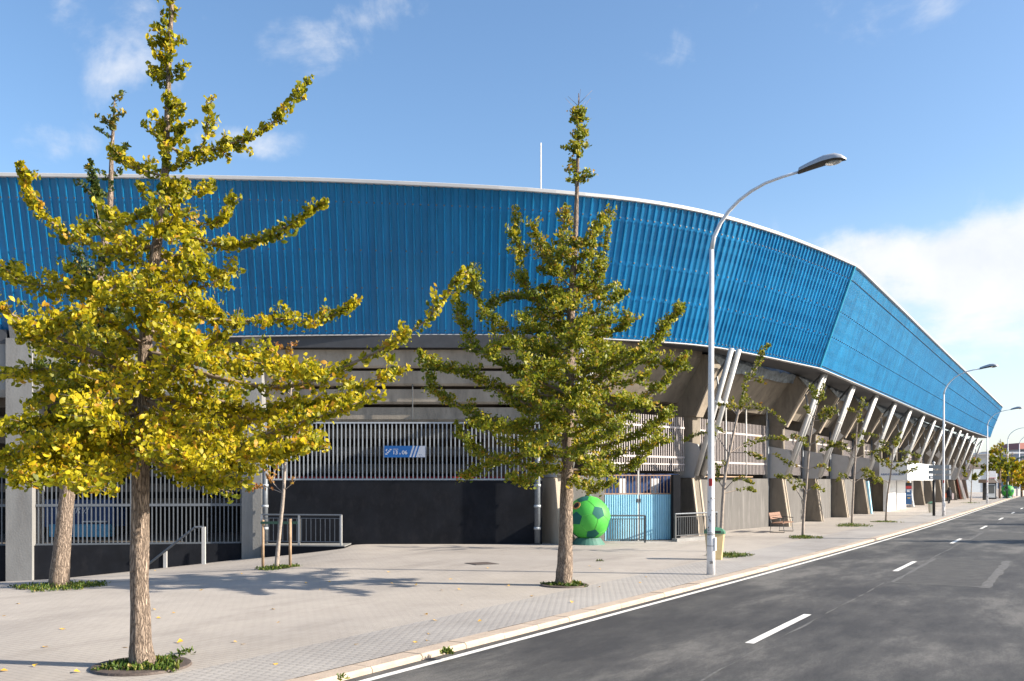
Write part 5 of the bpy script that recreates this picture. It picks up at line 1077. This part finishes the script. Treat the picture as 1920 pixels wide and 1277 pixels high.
young('slender young tree with wide flat tiers, second past the bench', G(1597, 986), [(1600,920),(1603,870),(1605,830),(1607,800),(1612,770),(1618,750)],
  [([(1603,860),(1570,835),(1536,846)],.26), ([(1603,860),(1640,845),(1665,840)],.26), ([(1601,905),(1580,890),(1568,902)],.26), ([(1601,905),(1630,890),(1655,905)],.28), ([(1604,840),(1580,832),(1555,832)],.22), ([(1606,810),(1620,812),(1648,818)],.2), ([(1602,890),(1622,880),(1640,890)],.24)], 23, .08, .8)
young('slender young tree in front of the white box sign', G(1661, 978.5), [(1664,930),(1670,888),(1674,850),(1679,825),(1690,812)],
  [([(1670,880),(1650,865),(1642,850)],.25), ([(1670,880),(1695,870),(1722,866)],.26), ([(1666,905),(1650,898),(1640,905)],.24), ([(1674,850),(1700,848),(1726,856)],.26), ([(1672,870),(1690,885),(1720,878)],.24), ([(1677,835),(1660,830),(1652,828)],.24)], 24, .085, .75)
young('small young tree far down the pavement beyond the walking person', G(1820, 943), [(1821,925),(1822,900),(1824,880),(1827,860)],
  [([(1821,905),(1810,890),(1805,872)],.3), ([(1822,900),(1838,890),(1845,880)],.3), ([(1823,885),(1832,868),(1836,862)],.28)], 25, .16, .5)
# ---- far yellow trees
def fartree(label, base, h, w, seed, tint, lm='leaf_far', pointed=True):
    T = Tree('far_tree', label, base, 'far autumn trees', seed, lm, .3, tint, 'bark'); b_ = Vector(base)
    T.trunk([b_, b_+Vector((0,0,h*.5)), b_+Vector((.05,0,h))], [.16,.12,.03], 7)
    for k in range(46):
        u = T.rs.random()**.8; z = h*(.26+.7*u); l = w*(1-u)**.75*T.rs.uniform(.7,1.1)+.2; az = T.rs.uniform(0,6.28); d = Vector((math.cos(az), math.sin(az), 0)); p = b_+Vector((0,0,z))
        T.limb([p, p+d*l*.5+Vector((0,0,.1)), p+d*l+Vector((0,0,.35*l))], .03, .1, .2, .36, .2)
    return T.done(3)
fartree('pointed green yellow tree far behind the bus shelter', G(1875, 934.5), 7.9, 2.2, 31, .35)
fartree('bright yellow tree far away behind the curved traffic mast', G(1897, 933), 6.4, 2.1, 32, .6)
fartree('golden tree far away at the right edge of the road', G(1916, 932), 5.6, 2.2, 33, .66)
fartree('orange yellow tree farthest right beyond the last lamp', G(1932, 932.5), 4.2, 2.0, 34, .8)
# ---- tall trees across the road, whose shade falls over road and plaza
for k, (s, t, sc, rz) in enumerate(((45, 7, .85, 3.1), (62, 7, .8, 4.0), (84, 7.5, .85, 1.2))):
    dup(t2, loc=ST(s, t, KZ), rz=rz, scale=sc, label='ginkgo on the opposite pavement, seen only by its shade', group='trees across the road')
# ------------------------------------------------------------------ tree pits, weeds, small things on the ground
def weeds(c, r, n, h, label, seed, r0=.12, dens_dir=None):
    rs = random.Random(seed); P_ = []; D_ = []; T_ = []
    for k in range(n):
        an = rs.uniform(0, 6.28); rr = (r0+(r-r0)*rs.random()**.7)*(1+.25*math.sin(3*an+seed)+.15*math.sin(7*an)); p = Vector((c.x+rr*math.cos(an), c.y+rr*math.sin(an), 0)); p.z = gz(p.x, p.y)+h*.6*rs.random()**1.6*(1-.5*rr/r)
        P_.append(tuple(p)); D_.append((rs.gauss(0,.4), rs.gauss(0,.4), 1.1)); T_.append(rs.uniform(.1,.9))
    o = leaves('grass', None, P_, D_, .075, T_, 'weed', seed, 3, .15, wid=.2); return tag(o, label, 'grass', 'weeds in the tree pits', 'stuff')
def pit(c, r, label, seed, h=.12, n=900, plate=True):
    z = gz(c.x, c.y)
    if plate:
        t = thing('tree_grate', label, 'tree grate', (c.x, c.y, z), 'tree pits'); v = []; nn = 40
        for rr, zz in ((r*1.02, .004), (r, .03), (r*.93, .032), (r*.5, .026)):
            for k in range(nn): v.append((c.x+rr*math.cos(6.2832*k/nn), c.y+rr*math.sin(6.2832*k/nn), z+zz))
        mb = MB(); mb.add(v, [(i*nn+k, i*nn+(k+1) % nn, (i+1)*nn+(k+1) % nn, (i+1)*nn+k) for i in range(3) for k in range(nn)]); mb.build('ring', 'iron', t, smooth=False)
        mb = MB(); mb.lathe([(r*.52,.0),(r*.5,.02)], (c.x,c.y,z+.006), 30); mb.build('soil', 'soil', t)
pit(b1, .58, 'round rusty iron ring with grass round the big foreground ginkgo', 1); weeds(b1+Vector((.05,0,.03)),   .44, 1100, .10, 'grass and weeds round the foot of the big yellow ginkgo', 41, .15)
pit(b2, .52, 'round iron ring round the trunk of the ginkgo before the ball', 2); weeds(b2+Vector((.03,0,.03)), .42, 700, .12, 'low weeds round the ginkgo before the green ball', 42, .16)
weeds(b3, .9, 1600, .16, 'leafy weeds round the leaning dark tree', 43, .18)
weeds(b4, .52, 800, .09, 'short weeds round the staked young tree', 44, .05)
weeds(G(1350,1043)+Vector((.25,0,0)), .62, 900, .16, 'leafy weeds beside the cream litter bin', 45, .1)
weeds(G(1508,1009), .62, 700, .16, 'weeds round the young tree past the bench', 46, .05)
weeds(G(1597,987), .8, 700, .26, 'tall weeds round the second young tree past the bench', 47, .05)
weeds(G(1661,979), .7, 400, .06, 'flat grass round the young tree before the white box sign', 48, .05)
weeds(G(1821,943.5), .9, 250, .15, 'grass round the small far young tree', 49, .05)
for k, (x, y, r, n) in enumerate(((838,1226,.08,70), (1125,1052.5,.10,24), (345,1226,.14,40), (640,1275,.05,16), (1240,1009,.2,90))):
    q = G(x, y); weeds(q, r, n, .07, ('small weed tuft on the kerb in the foreground', 'tiny weed in the paving before the gate', 'small weed beside the big ginkgo pit', 'weed tuft at the kerb by the lower picture edge', 'weed tuft at the foot of the gate pier')[k], 60+k, 0)
# fallen leaves
lf = MB(); lf.add([(0,0,.004),(.05,-.035,.012),(.062,0,.006),(.05,.035,.016)], [(0,1,2),(0,2,3)])
lme = bpy.data.meshes.new('fallen_leaf'); lme.from_pydata(lf.v, [], lf.f); lme.materials.append(M['poster_yellow'])
for k in range(64):
    x = rnd.uniform(0, 1250); y = rnd.uniform(1050, 1270)
    if y > 1277-.267*(x-560): continue
    q = G(x, y); o = bpy.data.objects.new('fallen_leaf', lme); COL.objects.link(o); o.location = q+Vector((0,0,.004)); o.rotation_euler = (rnd.uniform(-.3,.3), rnd.uniform(-.3,.3), rnd.uniform(0,6.28)); o.scale = (rnd.uniform(.9,1.5),)*3
    tag(o, 'small yellow leaf fallen on the paving', 'leaf', 'fallen leaves on the paving')
q = G(903, 1057); mc = thing('manhole_cover', 'rusty square manhole cover in the paving before the black wall', 'manhole cover', q)
mb = MB(); mb.box(q+Vector((0,0,.006)), (.62,.62,.016), .5); mb.build('plate', 'iron', mc); mb = MB(); mb.box(q+Vector((0,0,.004)), (.72,.72,.012), .5); mb.build('frame', 'dark_steel', mc)
# ------------------------------------------------------------------ walking person far down the pavement
pb = G(1779.5, 944.7); person = thing('person', 'person in dark coat walking away along the stadium with bags', 'person', pb)
def skin(name, verts, edges, rad, mat_, parent, off):
    me = bpy.data.meshes.new(name); o_ = ORG[parent.name]; me.from_pydata([tuple(Vector(v)+Vector(off)-o_) for v in verts], edges, []); ob = finish(me, name, mat_, parent)
    md = ob.modifiers.new('skin', 'SKIN'); md.use_smooth_shade = True; me.skin_vertices.new() if not me.skin_vertices else None
    sl = me.skin_vertices[0].data
    for i, r in enumerate(rad): sl[i].radius = (r, r) if isinstance(r, float) else r
    sl[0].use_root = True; sb_ = ob.modifiers.new('sub', 'SUBSURF'); sb_.levels = sb_.render_levels = 1; return ob
V = [(0,0,.93),(0,0,1.12),(0,.01,1.32),(0,.01,1.42),(0,.0,1.52),(0,0,1.62), (-.19,.02,1.36),(-.25,.02,1.1),(-.24,-.06,.86), (.19,.02,1.36),(.25,.03,1.1),(.24,-.02,.86), (-.09,0,.86),(-.1,.06,.48),(-.1,-.08,.09),(-.1,.06,.04), (.09,0,.86),(.1,-.02,.48),(.1,.16,.1),(.1,.28,.05)]
E = [(0,1),(1,2),(2,3),(3,4),(4,5),(2,6),(6,7),(7,8),(2,9),(9,10),(10,11),(0,12),(12,13),(13,14),(14,15),(0,16),(16,17),(17,18),(18,19)]
R = [.15,.15,.17,.07,.10,.09,.075,.06,.045,.075,.06,.045,.10,.075,.055,.045,.10,.075,.055,.045]
skin('body', V, E, R, 'coat_navy', person, pb)
mb = MB(); mb.lathe([(.06,0),(.115,.06),(.125,.16),(.11,.25),(.04,.29)], pb+Vector((0,-.02,1.40)), 10); mb.build('hair', 'hair', person, smooth=True)
mb = MB(); mb.lathe([(.22,0),(.21,.3),(.19,.5),(.22,.68),(.12,.78)], pb+Vector((0,0,.66)), 12); mb.build('coat', 'coat_navy', person, smooth=True)
for dx, mt, lb, h, w in ((-.42, 'bag_orange', 'orange bag carried on the left of the walking person', .44, .28), (.36, 'bag_pink', 'pale pink bag carried on the right of the walking person', .6, .2)):
    t = thing('carrier_bag', lb, 'bag', pb+Vector((dx,-.02,.62 if dx < 0 else .45)), 'bags of the walking person'); c = pb+Vector((dx,-.02,.62 if dx < 0 else .45)); mb = MB()
    mb.hexa([c+Vector((-w*.4,-.06,0)), c+Vector((w*.4,-.06,0)), c+Vector((w*.4,.06,0)), c+Vector((-w*.4,.06,0)), c+Vector((-w*.5,-.04,h)), c+Vector((w*.5,-.04,h)), c+Vector((w*.5,.04,h)), c+Vector((-w*.5,.04,h))]); mb.build('sack', mt, t)
    mb = MB(); mb.tube([c+Vector((-w*.3,0,h)), c+Vector((-math.copysign(.1,dx),0,h+.12)), c+Vector((w*.3,0,h))], .012, 5); mb.build('strap', mt, t)
# ------------------------------------------------------------------ bus shelter, traffic mast, far setting
sb0 = G(1856, 938); bs = thing('bus_shelter', 'small bus shelter with a framed poster, far down the pavement', 'bus shelter', sb0)
def sbx(x0, x1, y0, y1, dy, d, nm, mt, par=None):
    Y = sb0.y+dy; a_ = P(x0, y1, Y); b_ = P(x1, y0, Y); mb = MB(); mb.box(((a_.x+b_.x)/2, Y, (a_.z+b_.z)/2), (abs(b_.x-a_.x), d, abs(b_.z-a_.z))); return mb.build(nm, mt, par or bs)
fr_ = sbx(1850.5, 1867.5, 905.5, 936, 0, .25, 'panel_frame', 'poster_black'); sbx(1852.5, 1866, 907.5, 933, -.14, .03, 'poster', 'poster_grey', fr_)
sbx(1853.2, 1864.5, 909.5, 925, -.165, .02, 'poster_picture', 'poster_dark', fr_)
sbx(1843.5, 1847, 905, 938, 1.5, .3, 'rear_post', 'poster_black'); 
sbx(1843, 1869, 899, 905.5, .8, 2.2, 'roof', 'roof_brown'); mb = MB(); a_ = P(1865, 899, sb0.y-.3); b_ = P(1871, 905, sb0.y-.3); mb.extr([a_, a_+Vector((0,0,.15)), a_+Vector((0,2,.15)), a_+Vector((0,2,0))], [b_, b_+Vector((0,0,.12)), b_+Vector((0,2,.12)), b_+Vector((0,2,0))]); mb.build('roof_lip', 'panel_white', bs)
sbx(1848, 1850, 903, 937, 3, .1, 'rear_post', 'poster_black')
wsg = G(1861, 936.5); a_ = P(1855, 898, wsg.y+2); b_ = P(1867, 883, wsg.y+2); ws = thing('white_board_sign', 'square white sign board above the far bus shelter', 'sign', (a_.x+.3, a_.y, 0))
mb = MB(); mb.box(((a_.x+b_.x)/2, a_.y, (a_.z+b_.z)/2), (b_.x-a_.x, .08, b_.z-a_.z)); mb.build('board', 'sign_grey', ws)
mb = MB(); mb.box(((a_.x+b_.x)/2, a_.y-.05, a_.z+.12), (b_.x-a_.x, .03, .07)); mb.build('stripe', 'sticker_red', ws)
mb = MB(); mb.tube([((a_.x+b_.x)/2, a_.y+.1, 0), ((a_.x+b_.x)/2, a_.y+.1, b_.z)], .05, 6); mb.build('post', 'dark_steel', ws)
tm = G(1888, 934.5); mast = thing('traffic_mast', 'dark green curved traffic light mast arching over the road', 'traffic light', tm); Y = tm.y
mb = MB(); mb.tube([tm, P(1888.3,905,Y), P(1889,888,Y), P(1892,878,Y), P(1898,868,Y), P(1908,860,Y), P(1920,856,Y), P(1935,855,Y)], [.13,.12,.12,.11,.11,.10,.09,.08], 8); mb.build('mast', 'dark_green', mast, smooth=True)
mb = MB(); c = P(1890.5, 897.5, Y-.2); mb.box(c, (.28,.25,.75)); hd_ = mb.build('signal_head', 'poster_black', mast)
mb = MB(); c = P(1888, 918.5, Y-.1); mb.box(c, (.5,.3,.2)); mb.build('signal_box', 'dark_green', mast)
# slanted ribs and red wall past the end of the stand
rw = thing('red_wall', 'red brick coloured wall with leaning white ribs at the end of the stadium', 'wall', G(1834, 936))
qa, qb = G(1824, 937), G(1848, 935.5); qa.y += 3; qb.y += 6
mb = MB(); mb.hexa([qa, qb, qb+Vector((0,.4,0)), qa+Vector((0,.4,0)), qa+Vector((-.6,0,3.1)), qb+Vector((-.6,0,3.1)), qb+Vector((-.6,.4,3.1)), qa+Vector((-.6,.4,3.1))]); mb.build('wall_face', 'red_wall', rw)
mb = MB(); mb.hexa([qa+Vector((-.6,.05,3.1)), qb+Vector((-.6,.05,3.1)), qb+Vector((-.6,.3,3.1)), qa+Vector((-.6,.3,3.1)), qa+Vector((-1.2,.05,5)), qb+Vector((-1.2,.05,5)), qb+Vector((-1.2,.3,5)), qa+Vector((-1.2,.3,5))]); mb.build('upper_wall', 'concrete_dark', rw)
for k in range(5):
    p = qa.lerp(qb, k/4.5)+Vector((.25,-.4,0)); mb = MB(); mb.tube([p, p+Vector((-1.5,0,5.2))], .13, 5); mb.build('rib', 'white_steel', rw)
hg = thing('hangar', 'long pale metal hangar behind the end of the stadium', 'hangar', P(1845, 902, 190))
a_ = P(1812, 880, 190); b_ = P(1869, 853, 190); mb = MB(); mb.box(((a_.x+b_.x)/2, 200, b_.z/2), (b_.x-a_.x, 20, b_.z)); mb.build('wall', 'hangar', hg)
mb = MB(); a2 = P(1820, 880, 175); b2_ = P(1868, 873, 175); mb.box(((a2.x+b2_.x)/2, 180, (a2.z+b2_.z)/2+.2), (b2_.x-a2.x, 9, .8)); mb.build('low_roof', 'roof_brown', hg)
mb = MB(); mb.box(((a_.x+b_.x)/2, 189.9, b_.z+.15), (b_.x-a_.x+.4, 20.6, .3)); mb.build('roof_edge', 'white_metal', hg)
mb = MB(); mb.box((b_.x-.9, 189.9, b_.z/2), (1.8, .3, b_.z)); mb.build('white_corner', 'panel_white', hg)
def block(label, x0, x1, ytop, Y, wall, roof, seed, floors, cols):
    a_ = P(x0, 902, Y); b_ = P(x1, ytop, Y); t = thing('apartment_building', label, 'building', ((a_.x+b_.x)/2, Y, 0), 'apartment buildings in the distance')
    w = b_.x-a_.x; H = b_.z; mb = MB(); mb.box(((a_.x+b_.x)/2, Y+8, H/2), (w, 16, H)); mb.build('wall', wall, t)
    mb = MB(); cx = (a_.x+b_.x)/2; mb.hexa([Vector((a_.x-.5,Y-.6,H)), Vector((b_.x+.5,Y-.6,H)), Vector((b_.x+.5,Y+16.6,H)), Vector((a_.x-.5,Y+16.6,H)), Vector((a_.x+2,Y+4,H+2)), Vector((b_.x-2,Y+4,H+2)), Vector((b_.x-2,Y+12,H+2)), Vector((a_.x+2,Y+12,H+2))]); mb.build('roof', roof, t)
    me = bpy.data.meshes.new('window'); q = MB(); q.box((0,0,0), (w/cols*.5,.3,H/floors*.5)); me.from_pydata(q.v, [], q.f); me.materials.append(M['window_far'])
    for i in range(floors):
        for j in range(cols): inst(me, 'window', t, (a_.x+w*(j+.5)/cols, Y, H*(i+.55)/floors))
    return t
block('pale apartment block with red roof behind the pointed far tree', 1862, 1884, 856, 330, 'apart_pale', 'roof_tile', 1, 5, 6)
block('pinkish apartment block with red roof left of the tall grey tower', 1882, 1902, 855, 350, 'apart_pale', 'roof_tile', 2, 5, 5)
block('grey apartment tower at the right edge, nearer the road', 1899, 1916, 849, 300, 'apart_grey', 'roof_tile', 3, 6, 4)
block('tallest grey apartment tower cut by the right edge', 1913, 1950, 842, 280, 'apart_grey', 'roof_tile', 4, 7, 7)
block('grey apartment block farther right beyond the tallest tower', 1955, 2060, 850, 290, 'apart_grey', 'roof_tile', 5, 6, 12)
# street fence closing the far end
fa = P(1864, 932, 140); fb = P(1990, 932, 146); fa.z = fb.z = 0
sf = thing('street_fence', 'pale panel fence closing the far end of the road under the yellow trees', 'fence', fa)
mb = MB(); mb.hexa([fa, fb, fb+Vector((0,.2,0)), fa+Vector((0,.2,0)), fa+Vector((0,0,1.1)), fb+Vector((0,0,1.1)), fb+Vector((0,.2,1.1)), fa+Vector((0,.2,1.1))]); mb.build('panel', 'apart_pale', sf)
for k in range(16):
    p = fa.lerp(fb, k/15); mb = MB(); mb.box(p+Vector((0,-.1,.7)), (.1,.1,1.4)); mb.build('post', 'white_steel', sf)
